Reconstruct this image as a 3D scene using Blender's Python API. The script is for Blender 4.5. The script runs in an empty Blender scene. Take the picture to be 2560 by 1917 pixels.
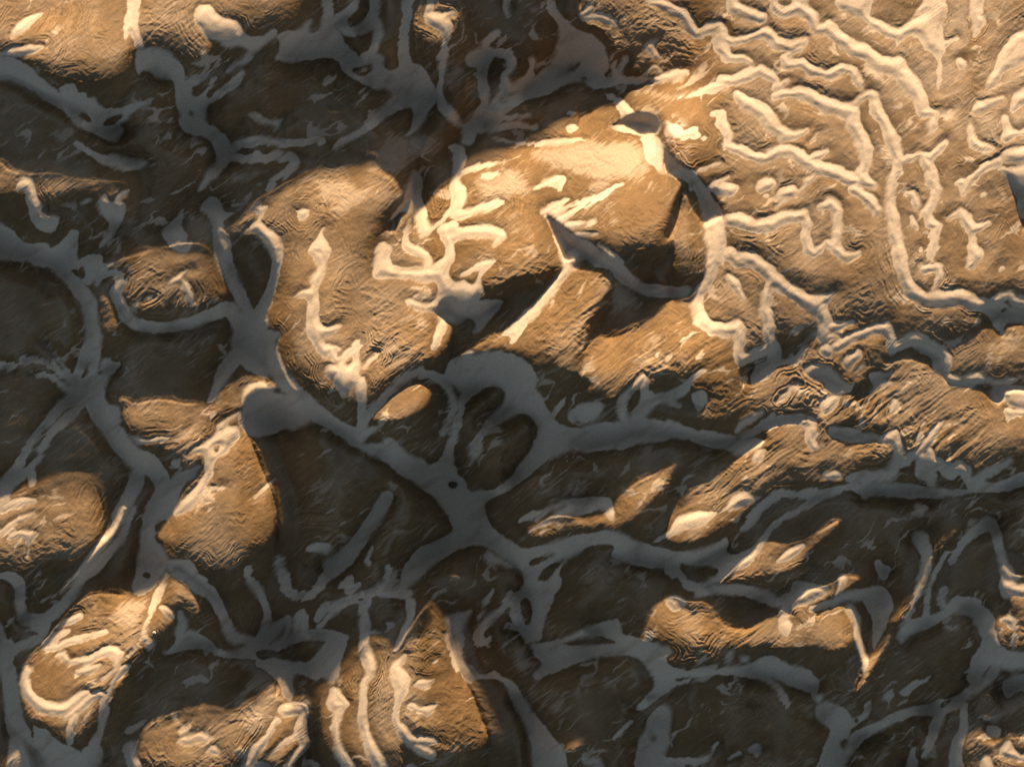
"""Low sun over wind-carved clay hills and pale sand drifts, seen straight down from the air."""
import math
import numpy as np
try:
    import bpy
except ImportError:
    bpy = None

U = 0.1                       # metres per survey unit (the survey sheet is 2560 x 1917 units)
SW, SH = 2560, 1917
ELEV = 15.0                   # height of the sun in degrees; it stands due north (+Y)
TAN = math.tan(math.radians(ELEV))
CAM_H = 2600.0

if bpy:
    # ------------------------------------------------------------------ camera, sky, sun, exposure
    scene = bpy.context.scene
    cd = bpy.data.cameras.new('camera')
    cam = bpy.data.objects.new('camera', cd)
    scene.collection.objects.link(cam)
    cam.location = (0, 0, CAM_H)
    cd.sensor_width = 36
    cd.lens = 36 * CAM_H / (SW * U)
    cd.clip_start, cd.clip_end = 10, 12000
    scene.camera = cam

    world = bpy.data.worlds.new('World')
    scene.world = world
    world.use_nodes = True
    wn = world.node_tree
    sky = wn.nodes.new('ShaderNodeTexSky')
    sky.sky_type = 'NISHITA'
    sky.sun_disc = False
    sky.sun_elevation = math.radians(ELEV)
    sky.sun_rotation = 0.0
    sky.altitude = 800
    sky.dust_density = 1.0
    sky.air_density = .3
    bg = wn.nodes['Background']
    bg.inputs['Strength'].default_value = 0.062
    grey = wn.nodes.new('ShaderNodeHueSaturation')          # dusty evening air: a paler sky than clean air gives
    grey.inputs['Saturation'].default_value = .52
    grey.inputs['Hue'].default_value = .468
    wn.links.new(sky.outputs['Color'], grey.inputs['Color'])
    wn.links.new(grey.outputs['Color'], bg.inputs['Color'])

    sl = bpy.data.lights.new('sun', 'SUN')
    sl.energy = 5.0
    sl.angle = math.radians(2.0)
    sl.color = (1.0, 0.68, 0.385)
    sun = bpy.data.objects.new('sun', sl)
    scene.collection.objects.link(sun)
    sun.rotation_euler = (-(math.pi / 2 - math.radians(ELEV)), 0, 0)

    scene.view_settings.view_transform = 'Standard'
    scene.view_settings.look = 'None'
    scene.view_settings.exposure = 1.75
    scene.view_settings.gamma = 1.0

# ---------------------------------------------------------------- survey of the ground (map sheets)
# P = sand sheet outline, R = sand ribbon (x,y,width), H = brown island inside sand, D = thin dusting of sand
SAND = {
'T1': """
P 0,350 100,360 200,420 270,500 350,560 420,630 470,700 490,770 470,790 440,730 380,670 280,620 180,550 90,510 0,500 -120,500 -120,350
P 350,560 400,520 460,510 470,570 520,575 545,605 590,600 620,660 700,670 800,640 900,615 905,635 820,690 770,750 720,780 770,800 720,860 680,870 600,830 540,800 500,800 470,770 440,700
H 480,705 520,690 570,740 550,760 500,745
H 620,765 680,710 760,700 740,740 670,775
P 440,880 480,865 540,920 640,970 700,940 740,960 820,990 905,985 880,1040 800,1060 700,1030 620,1010 540,960 470,910
D 280,760 480,790 440,870 330,900
P 60,200 150,110 280,60 240,110 150,190 80,245
P -80,340 0,330 60,290 190,275 290,275 230,320 110,360 0,345
P 780,-60 870,-60 850,120 865,230 895,295 845,300 815,240 790,200 760,260 745,200 770,120
P 830,300 890,300 970,290 1050,320 1110,390 1140,450 1150,540 1150,640 1130,700 1110,760 1110,700 1085,640 1080,560 1060,500 980,490 930,430 860,440 850,480 825,400
P 1060,510 1150,500 1160,480 1230,480 1220,520 1170,560 1180,590 1220,590 1260,540 1290,480 1340,465 1330,500 1270,560 1250,590 1300,620 1270,680 1260,760 1330,780 1390,830 1430,890 1440,950 1420,1000 1370,1040 1340,1090 1290,1130 1200,1200 1230,1130 1290,1040 1330,980 1310,900 1260,840 1180,830 1110,800 1090,750 1120,700 1100,640 1090,570
H 1165,680 1195,680 1190,720 1165,720
H 1175,530 1215,520 1230,545 1200,585 1175,570
R 1300,620,40 1370,560,50 1440,510,60 1490,450,40
R 1400,440,30 1450,400,30 1500,370,50 1530,340,50
P 1190,60 1240,25 1300,30 1350,110 1400,115 1470,135 1500,190 1540,230 1620,230 1680,180 1710,190 1700,230 1640,270 1570,330 1520,340 1530,300 1470,280 1390,310 1340,250 1290,240 1240,190 1190,140
P 1690,230 1760,190 1850,180 1890,130 1925,125 1890,180 1900,200 1950,190 1970,150 1990,110 1970,-60 2040,-60 2050,100 2070,140 2060,180 2100,200 2130,290 2211,340 2211,420 2150,400 2110,370 2040,360 1950,365 1850,380 1770,390 1660,370 1720,310 1715,250
P 1520,700 1580,680 1640,740 1700,740 1750,715 1720,770 1680,810 1690,770 1620,770 1560,730
R 1430,920,60 1490,880,60 1560,870,60 1650,870,60 1760,880,50 1880,870,45 1980,860,40 1960,890,30
R 1430,970,50 1530,980,50 1620,970,50 1740,965,45 1800,970,60 1810,1000,50 1760,1060,40 1700,1100,40 1640,1150,40
R 1580,940,40 1610,960,40
D 1380,1060 1560,1050 1660,1010 1650,1060 1560,1130 1400,1130 1330,1160
P 1145,1270 1120,1340 1115,1400 1160,1450 1140,1480 1190,1480 1170,1530 1130,1560 1060,1530 1010,1470 990,1430 1040,1370 1090,1320
P 1220,1290 1260,1220 1320,1200 1350,1240 1380,1310 1420,1300 1480,1270 1490,1280 1420,1330 1370,1360 1380,1430 1420,1500 1420,1580 1420,1656 1360,1656 1340,1570 1310,1490 1300,1400 1280,1330 1240,1310
P 1540,1270 1570,1230 1610,1230 1600,1260 1660,1260 1620,1320 1600,1360 1640,1400 1700,1430 1740,1500 1750,1580 1720,1656 1670,1656 1690,1590 1640,1530 1590,1460 1550,1430 1460,1460 1540,1400 1590,1340 1570,1300 1530,1300
P 1890,1530 1940,1470 1990,1390 1980,1440 2030,1500 2040,1570 1990,1630 1960,1656 1940,1656 1960,1590 1910,1550
D 1850,1080 1940,1060 2000,1090 2211,1080 2211,1240 2100,1220 2010,1290 1900,1240 1960,1160 1880,1120
P 1800,1310 1880,1270 1900,1310 1860,1370
P 100,1120 150,1080 210,1090 215,1150 240,1240 260,1250 250,1320 370,1330 360,1380 330,1420 290,1430 210,1400 180,1320 170,1240 150,1180 100,1170
P 600,1230 650,1180 665,1220 700,1250 720,1190 805,1145 800,1190 740,1240 780,1250 770,1320 740,1390 670,1470 620,1530 600,1530 640,1440 680,1370 640,1330 600,1300
P 490,1255 550,1215 555,1240 510,1265
P -120,1300 0,1360 70,1410 140,1480 190,1510 290,1490 310,1530 340,1510 400,1460 440,1410 490,1410 480,1480 465,1600 510,1610 600,1560 625,1570 620,1620 720,1610 680,1656 330,1656 200,1620 100,1590 0,1590 -120,1590
""",
'T2': """
R 0,140,50 50,120,70 90,90,60 150,10,35 170,-60,35
R 50,130,70 100,200,60 160,190,60 230,140,80 255,60,70 265,-60,70
R 270,140,70 280,230,60 245,320,50 200,360,60
P 0,220 50,240 90,290 100,350 180,360 240,330 310,335 320,430 400,430 450,390 530,390 580,430 605,490 625,540 640,580 630,640 600,680 570,740 530,790 480,840 450,830 500,760 490,660 440,670 340,720 240,790 160,840 80,890 0,940 0,880 100,830 200,760 260,700 330,640 370,590 340,550 280,550 200,530 120,480 60,430 50,390 0,370
H 110,430 180,410 250,400 250,440 200,475 150,460
R 475,-60,90 460,100,60 445,200,55 440,300,65 450,400,90
R 620,-60,40 600,60,50
P 560,90 590,60 700,70 745,60 740,100 720,110 745,150 740,210 710,260 715,330 710,400 690,480 670,560 690,620 740,660 775,700 780,750 850,770 830,800 760,780 700,720 640,660 630,560 660,480 650,330 690,250 660,200 600,170 570,130
R 860,370,90 920,340,80 960,320,60 930,400,80 920,480,60 930,560,70 945,620,55 900,700,50 860,760,60
R 920,320,30 955,250,50 1010,210,50
R 960,330,50 1020,320,50 1090,340,60 1090,400,60 1060,470,40 1070,530,60 1030,600,50 970,690,60 900,760,60
R 1060,540,60 1130,540,60 1200,490,60 1230,420,35 1230,370,40
R 840,850,80 850,790,90 960,730,60 1060,640,50 1180,570,60 1300,480,80 1400,420,100
R 900,770,60 1000,720,60 1120,640,40 1200,590,40
R 900,790,70 1000,780,60 1130,770,40 1260,780,25
R 1000,740,40 1130,720,30 1220,710,15
R 850,790,80 820,860,50
P 1290,-60 1340,-60 1400,90 1450,140 1500,190 1560,190 1620,220 1670,280 1690,340 1695,410 1680,470 1730,470 1700,400 1750,350 1720,420 1760,420 1790,360 1830,355 1800,430 1770,470 1850,490 1940,480 2030,470 2100,430 2170,430 2180,460 2120,500 2000,510 1880,520 1760,520 1680,545 1590,540 1580,520 1530,500 1460,500 1380,560 1280,600 1180,620 1100,640 1200,540 1290,480 1340,410 1380,300 1400,190 1380,130 1330,80
H 1430,440 1480,400 1540,385 1490,430
H 1520,480 1560,470 1580,490 1540,500
D 1380,560 1500,520 1600,540 1530,570 1420,600
R 1080,100,30 1070,30,40 1100,-60,50
D 1150,0 1290,0 1330,90 1250,120 1190,80
P 1435,710 1480,690 1520,700 1480,712
P 960,840 1050,850 1130,880 1250,870 1400,850 1580,840 1540,870 1400,890 1250,900 1150,895 1060,885
P 1420,780 1450,760 1500,760 1505,790 1460,820
P 1670,570 1720,580 1790,620 1840,680 1900,690 1950,690 2000,720 2020,780 2010,830 1960,840 1900,830 1800,820 1720,790 1700,780 1760,740 1780,700 1730,640
P 1900,840 1950,820 2010,840 2040,900 2070,960 2130,1010 2180,1040 2211,1100 2211,1200 2170,1110 2120,1090 2060,1060 2000,1040 1940,1000 1910,930
D 250,850 480,800 640,830 700,880 640,930 560,990 450,1050 330,1080 200,1040 280,950
P 690,895 810,885 830,950 820,1010 785,1060 795,1130 830,1150 830,1230 800,1290 760,1310 690,1350 630,1400 600,1440 560,1465 540,1430 600,1390 680,1330 740,1260 720,1180 720,1130 750,1080 735,1000 740,930
P 490,1050 540,1060 560,1130 545,1210 580,1280 600,1390 620,1400 600,1450 560,1460 530,1400 520,1350 480,1310 430,1300 380,1350 340,1410 370,1340 440,1230 460,1150 480,1100
R 770,1320,80 850,1300,50 950,1270,70 1040,1240,40
R 690,1420,100 740,1400,80
R 720,1500,60 720,1580,70 650,1656,80
R 690,1440,80 720,1500,60
R 740,1460,70 820,1430,70 920,1420,80 1030,1440,80 990,1500,30
R 480,1390,30 450,1450,40 460,1510,60 530,1540,60 590,1570,40 590,1640,60
P 280,1490 320,1480 365,1500 350,1590 370,1620 450,1640 560,1640 580,1656 250,1656 260,1560
R 490,1350,20 440,1420,15
R 800,1060,40 880,1035,40 960,1010,35 1030,995,10
P 920,1080 960,1060 1040,1050 1020,1090 960,1110
P 1230,1150 1330,1090 1400,1075 1450,1095 1420,1130 1400,1190 1370,1150 1300,1140 1230,1170
D 980,1140 1060,1100 1240,1120 1250,1180 1180,1210 1050,1180
D 1250,900 1600,850 1950,850 2000,1040 1760,1140 1400,1050 1200,1000
D 880,1080 1000,1040 1200,1060 1230,1150 1000,1260 900,1200
R 1790,1130,10 1740,1160,20 1680,1190,30 1600,1230,40 1540,1270,50
R 1300,1300,40 1360,1280,50 1440,1235,25
R 1370,1310,60 1430,1280,40 1520,1250,20
R 1400,1350,50 1470,1310,40 1560,1260,30
R 1460,1390,60 1530,1380,40 1610,1360,20
R 1480,1450,40 1550,1445,30 1620,1440,15
P 1300,1300 1380,1360 1450,1410 1510,1460 1570,1480 1620,1500 1660,1560 1720,1610 1800,1656 1640,1656 1560,1590 1530,1600 1500,1656 1420,1656 1390,1560 1350,1430
P 1620,1490 1680,1510 1740,1560 1800,1620 1760,1630 1700,1590 1650,1540
P 850,1640 940,1590 990,1590 970,1640 940,1656
P 1515,80 1560,40 1620,40 1600,80 1550,120
R 1550,110,40 1640,110,50 1720,150,40 1740,180,30
R 1950,20,40 2050,40,60 2130,70,60 2180,120,70 2200,180,60
P 1910,290 1960,250 2010,245 1980,280 2000,330 2030,340 1960,370 1950,330
R 1930,460,30 1980,410,30 2010,420,20
D 1900,550 1990,520 2060,570 2140,600 2060,620 1960,600
P 2030,770 2080,750 2130,770 2150,830 2211,800 2211,850 2160,870 2100,840 2050,830
D 0,1140 100,1130 230,1110 330,1090 370,1100 280,1170 200,1250 60,1340 0,1340
""",
'T3': """
R 0,40,30 40,75,50 110,80,60 150,150,80 190,210,60 260,190,60 340,160,60 345,220,90 350,300,80 390,360,60 480,365,50 540,385,30
R 350,240,60 420,250,50 520,230,50 620,200,70 690,260,80 780,290,80 860,250,50 880,230,15
R 760,340,50 830,300,40 870,270,20
R 750,400,60 840,390,60 920,440,70 1000,460,60 1090,420,60 1160,440,60 1200,500,50 1210,540,30
R 740,360,60 760,400,50
R 390,-60,60 430,50,80 520,90,80 590,110,70
R 660,-60,40 680,50,70 740,85,60 830,40,70 870,-60,60
R 830,40,90 900,100,90 930,180,60 1010,170,90 1080,240,90 1170,300,90 1240,330,90 1320,400,90 1430,410,110 1500,500,110 1570,600,90 1590,690,80 1680,690,40
R 1680,690,40 1650,770,60 1620,840,30
P 1050,-60 1290,-60 1280,60 1260,110 1330,130 1420,170 1480,150 1560,60 1620,-60 1720,-60 1740,60 1720,160 1710,250 1740,300 1700,360 1720,420 1690,570 1670,540 1680,420 1670,330 1600,310 1580,250 1510,210 1420,300 1430,250 1380,230 1290,190 1230,130 1180,90 1130,80 1060,60
H 1520,110 1600,60 1590,100
R 1720,270,40 1800,235,15
P 1870,-60 1970,-60 1960,90 1990,140 1940,190 1890,240 1900,150 1880,80
D 2300,0 2211,60 2110,170 2030,280 1970,400 1920,520 1890,610 1870,720 1850,860 1890,910 1950,940 2030,920 2110,890 2120,960 2110,1020 2300,1000
D 1600,-60 2050,-60 1960,160 1850,330 1740,420 1690,300 1560,260 1480,150
P 1880,700 1855,850 1890,915 1950,945 2040,925 2000,880 1930,850 1905,780
P 2300,120 2120,230 2060,320 2000,470 1950,560 2010,560 2060,500 2110,430 2200,400 2300,340
P 1910,620 1890,690 1960,700 2040,640 2120,600 2060,590 1990,610
P 2150,560 2300,480 2300,620 2210,640 2150,690 2120,660
P 2060,720 2110,690 2130,790 2190,800 2300,760 2300,840 2180,830 2110,890 2050,850 2090,790
P 2060,950 2120,900 2300,900 2300,1000 2110,1020
R 2060,990,60 1960,1030,50 1880,1110,50 1840,1180,40
P 1770,1140 1810,1090 1850,1090 1870,1140 1830,1200 1810,1160
P 1940,1190 1990,1160 1980,1220 1950,1220
P 2060,1030 2120,1020 2300,1010 2300,1440 2190,1340 2160,1230 2130,1140 2080,1070
R 1430,1040,60 1400,1090,60 1390,1200,60 1400,1300,70 1415,1400,80 1430,1500,80 1450,1600,80 1460,1656,80
R 1280,580,60 1290,640,70 1330,720,70 1370,790,80 1410,880,90 1440,970,60 1430,1040,50
R 1160,650,30 1210,600,40 1270,575,50
R 1440,1000,40 1500,975,50 1570,950,50 1640,970,60 1690,910,50 1720,880,30
R 1600,980,60 1640,1040,70 1640,1100,70 1670,1160,60 1640,1250,50 1610,1310,50 1640,1370,70 1680,1390,50 1660,1450,60 1650,1550,40 1630,1656,30
R 680,600,40 740,580,50 830,565,70 920,600,80 1000,650,90 1090,680,90 1160,700,90 1160,770,80 1210,840,80 1240,920,80 1240,1000,60 1210,1060,60 1230,1100,80 1270,1130,60
R 1100,650,30 1170,640,20 1200,610,30
R 450,580,60 500,640,90 590,680,90 660,760,90 730,830,80 800,830,50 880,800,30
R 360,500,60 430,500,60 520,460,70 590,430,60 650,470,70 690,500,40 690,540,40 770,490,20
D 0,580 100,560 220,550 340,480 440,540 420,570 310,580 180,590 60,620 0,640
R 0,480,40 80,440,40 140,450,30
R 390,900,60 460,920,60 530,950,70 620,970,70 700,930,70 790,930,80 870,990,90 950,1030,80 1060,1060,80 1150,1100,80 1200,1110,60
R 870,980,60 940,960,60 990,930,30
R 300,700,30 350,690,30 350,750,60 390,800,60 400,860,40 390,900,50
R 1170,1160,70 1220,1200,80 1270,1250,80 1310,1300,60 1340,1290,30
R 1210,1090,60 1180,1160,50
D 560,1100 660,1080 700,1020 760,1050 850,1100 930,1090 850,1160 780,1200 700,1250 600,1230 520,1160 500,1090
R 900,1100,20 800,1200,20 700,1270,15
P 550,1120 650,1080 700,1110 660,1170 570,1190
P 690,1180 790,1130 850,1170 780,1230 690,1240
P 850,1090 960,1050 920,1120 870,1140
P 590,1200 650,1190 640,1230
P 40,610 200,560 330,490 430,530 300,570 160,600
P 190,1060 230,1020 300,1000 370,990 310,1020 250,1045
P 240,1150 310,1110 400,1080 410,1090 340,1130 400,1130 470,1140 450,1170 430,1220 380,1210 310,1190
P 0,960 20,950 60,1000 130,1030 180,1060 230,1120 290,1190 340,1260 365,1310 370,1400 380,1480 385,1530 350,1656 250,1656 270,1560 250,1480 250,1370 230,1280 190,1190 150,1100 100,1090 50,1060 0,1020
R 400,1350,70 460,1350,90 560,1390,80 660,1380,90 750,1330,70 860,1320,70 880,1380,60 870,1450,60 880,1530,60 920,1560,50 1000,1500,40 1030,1490,30
R 960,1280,40 1020,1250,70 1060,1290,70 1065,1390,60 1060,1470,60 1050,1530,70 1110,1580,60 1170,1560,40 1210,1540,20
R 1000,1500,50 1060,1540,60
R 400,1550,80 450,1610,70 550,1600,80 630,1650,80
R 1490,1190,30 1530,1200,60 1550,1250,50
R 1520,1340,30 1540,1390,40
P 1550,1530 1590,1515 1580,1550
P 1800,370 1830,350 1870,390 1830,440 1800,410
P 1720,700 1780,660 1770,680 1730,715
P 880,870 970,810 970,830 900,875
R 1740,1340,20 1820,1290,40 1860,1350,80 1900,1410,70 1950,1390,50 1990,1370,30
R 1900,1430,50 1890,1500,60 1910,1560,90 1880,1630,60
P 0,740 40,750 100,790 140,800 190,775 215,790 210,830 260,830 250,860 200,850 170,850 120,870 60,820 10,790
""",
'T4': """
P -120,-10 0,0 300,0 330,60 400,110 410,180 350,160 280,110 200,90 100,80 0,70 -120,60
R 350,120,80 430,190,80 490,260,90 540,330,90 560,420,90 575,500,90 570,580,100 550,640,100 500,730,60 465,810,60
R 590,600,50 590,700,50 565,790,60 540,850,100
R 420,0,30 415,80,30 420,150,40
P 470,90 530,50 590,40 620,40 630,100 690,85 720,90 640,150 580,200 540,240 500,200 480,150
H 480,140 500,115 520,130 520,190 490,190
R 600,220,40 630,170,40 720,160,50 745,210,60 710,280,70 740,350,80 780,420,80 850,470,70 950,490,70 1070,480,70 1180,460,80 1300,410,80 1390,380,100 1450,420,100 1480,490,110 1530,560,120
P 1440,480 1550,430 1640,520 1660,590 1690,650 1680,760 1600,810 1480,720 1440,640 1410,600
R 1500,590,110 1450,660,110 1390,740,100 1340,830,60 1290,940,30
R 1350,0,80 1380,80,90 1420,180,80 1460,270,80 1500,350,80 1540,420,80
R 1700,0,100 1700,100,60 1670,230,60 1630,340,70 1590,410,90 1580,480,130
P 1640,500 1720,520 1670,600 1630,560
R 1610,570,140 1660,680,120 1720,780,110 1790,870,100 1860,930,110 1920,1000,120 2020,1060,90 2120,1120,90 2211,1160,100
P 1560,900 1640,880 1740,890 1830,920 1900,960 1940,1040 1880,1080 1800,1130 1760,1100 1680,1150 1550,1160 1480,1110 1450,1060 1480,990
P 1470,880 1550,820 1640,830 1710,870 1600,890 1540,920 1480,980
R 1480,1010,30 1400,1060,30 1360,1100,60
P 1380,1090 1470,1090 1480,1160 1420,1210 1390,1260 1330,1290 1300,1400 1270,1480 1230,1560 1170,1610 1050,1656 1100,1560 1200,1470 1250,1390 1260,1290 1220,1250 1140,1280 1160,1240 1280,1180 1340,1120
H 1300,1230 1350,1210 1330,1260
R 1300,1480,30 1390,1470,15
R 1560,1530,20 1620,1480,25 1690,1420,10
R 465,830,80 540,880,120 570,960,100 620,1040,100 680,1110,110 750,1200,120 820,1280,120 900,1320,120 970,1390,110 1000,1470,100 970,1560,110 960,1656,130
P 580,790 610,740 620,680 660,660 690,700 750,700 700,760 660,800 640,850 640,930 680,960 730,970 740,1020 740,1090 700,1090 640,1030 580,950 560,860
H 590,770 630,740 620,780
R 150,690,60 230,680,50 310,720,50 370,760,50 430,800,60
R 210,770,30 300,790,35 370,830,40 430,870,60
P -120,720 0,700 60,690 100,710 80,750 20,770 0,750 -120,760
R 300,600,12 350,680,16 420,760,20
R 480,900,100 400,960,70 310,1050,60 220,1160,50 150,1270,50 80,1380,60 0,1480,60
R 500,960,40 410,1050,60 330,1130,60 270,1220,50 220,1310,50 130,1400,60 60,1440,80 20,1560,60 0,1600,50
R 190,1380,60 200,1440,50
R 20,1600,60 80,1570,50 150,1550,50 210,1545,30
P 780,1140 880,1170 980,1150 1060,1170 1100,1130 1190,1080 1180,1110 1120,1160 1050,1190 990,1200 900,1200 850,1210
R 870,1330,80 840,1420,90 790,1530,90 730,1656,90
P 1030,1310 1080,1285 1120,1280 1100,1340 1060,1340
P 1000,1450 1040,1430 1090,1370 1150,1360 1250,1320 1200,1400 1140,1440 1100,1530 1060,1640 960,1656
P 1030,210 1060,180 1120,150 1170,130 1180,150 1130,190 1160,210 1190,260 1200,320 1180,370 1150,330 1120,270 1110,220 1050,240
P 870,330 900,295 945,290 920,320
P 1045,345 1080,305 1065,340
P 1890,0 2030,0 2010,100 1990,170 1950,240 1960,320 1950,420 1990,480 2030,480 2120,460 2080,510 2000,560 1980,590 2060,600 2100,610 2070,640 1990,690 1950,650 1900,570 1880,520 1890,450 1880,380 1890,310 1790,310 1850,260 1920,240 1890,180 1950,130 1930,60 1900,30
P 2211,560 2150,640 2050,720 2030,790 2070,870 2100,930 2130,900 2170,850 2211,820
H 2110,700 2180,660 2150,720
""",
'T5': """
P 270,0 350,0 360,80 410,130 480,140 540,140 580,110 560,70 480,40 440,0 560,0 600,60 600,130 640,120 690,60 700,0 750,0 750,60 720,130 720,190 760,210 860,190 830,180 780,180 800,150 880,110 990,60 990,80 940,150 910,200 940,260 920,300 900,350 860,370 800,400 720,420 640,410 610,390 530,380 470,350 440,320 460,300 520,310 570,340 620,320 650,270 650,210 560,210 440,190 350,190 250,190 240,130
H 800,190 900,130 910,160 860,230 830,215
P 620,400 660,320 740,310 800,350 900,330 1000,310 1050,320 1030,380 960,440 900,520 860,530 890,450 830,420 780,470 690,450
R 690,410,50 660,520,60 630,620,40
P 1430,70 1520,60 1480,130 1420,200 1340,310 1250,420 1180,500 1120,590 1090,590 1110,540 1020,530 1090,480 1180,390 1250,330 1340,220 1420,130
P 1540,20 1600,0 1650,10 1720,90 1800,110 1850,160 1900,210 1980,230 2100,240 2211,230 2211,300 2100,310 1980,310 1900,280 1820,240 1750,200 1700,130 1600,70 1540,60 1480,130 1510,60
D 1720,150 1830,200 1900,300 1880,330 1780,380 1740,460 1700,420 1700,280
P 690,770 720,690 780,660 850,650 930,640 1020,630 1100,640 1180,680 1230,730 1260,800 1250,850 1290,900 1310,960 1340,1030 1400,1080 1450,1110 1560,1090 1680,1060 1800,1060 1900,1040 2000,1050 2110,1100 2211,1110 2211,1150 2080,1170 1900,1200 1750,1240 1600,1250 1500,1240 1400,1270 1340,1290 1250,1370 1150,1440 1060,1500 980,1540 940,1570 940,1656 730,1656 690,1600 640,1540 560,1480 470,1420 400,1380 330,1310 230,1260 120,1220 60,1160 0,1140 0,1060 100,1100 180,1110 300,1080 270,1130 170,1200 290,1210 320,1160 390,1180 440,1240 500,1290 570,1300 590,1350 660,1300 700,1230 740,1100 770,1000 770,920 790,900 770,860 700,820
H 800,1050 830,920 900,870 980,850 1040,860 1070,900 1050,960 990,1010 950,1060 900,1150 850,1220 860,1280 830,1340 750,1350 750,1250 780,1150
H 950,1140 1000,1090 1080,1040 1150,1010 1200,1020 1260,1080 1270,1150 1230,1230 1140,1340 1060,1440 980,1490 900,1490 830,1500 820,1420 780,1400 760,1350 840,1340 870,1300 920,1260 930,1180
R 1130,950,110 1040,1020,60 960,1100,50 890,1180,60 870,1250,60 885,1290,20
R 550,750,50 480,780,50 400,840,50 330,900,50 260,980,50 210,1040,50 180,1100,60
R 560,770,60 630,780,60 690,820,70 730,900,50 750,1000,50 700,1100,40 670,1140,20
P 780,660 820,630 860,620 880,650 830,660
P 490,780 540,735 555,750 520,765
R 180,820,60 180,870,70 185,940,60 180,1040,50 170,1100,50
R 1900,800,60 1850,850,50 1800,910,50 1780,990,50 1800,1050,60
R 1920,820,60 1920,900,60 1950,930,100 1900,1000,90 1860,1060,80
R 1960,940,70 2060,920,60 2140,870,40 2211,800,30
P 1430,1030 1480,980 1560,950 1680,950 1660,1010 1600,1070 1480,1090
H 1470,1070 1500,1050 1540,1070
R 1350,1030,30 1420,940,25 1440,910,10
R 1260,770,15 1310,740,10
P 1980,640 2020,620 2000,690
P 2040,660 2080,650 2060,710
P 0,480 80,460 50,510 0,530
R 0,640,60 40,690,40 100,640,40 160,580,40
R 0,760,100 60,750,60 140,730,30
R 190,740,20 220,700,30 270,650,20
D 20,850 110,810 120,860 60,920
D 430,380 560,400 600,420 590,480 560,520 480,460 400,520 390,450
""",
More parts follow.
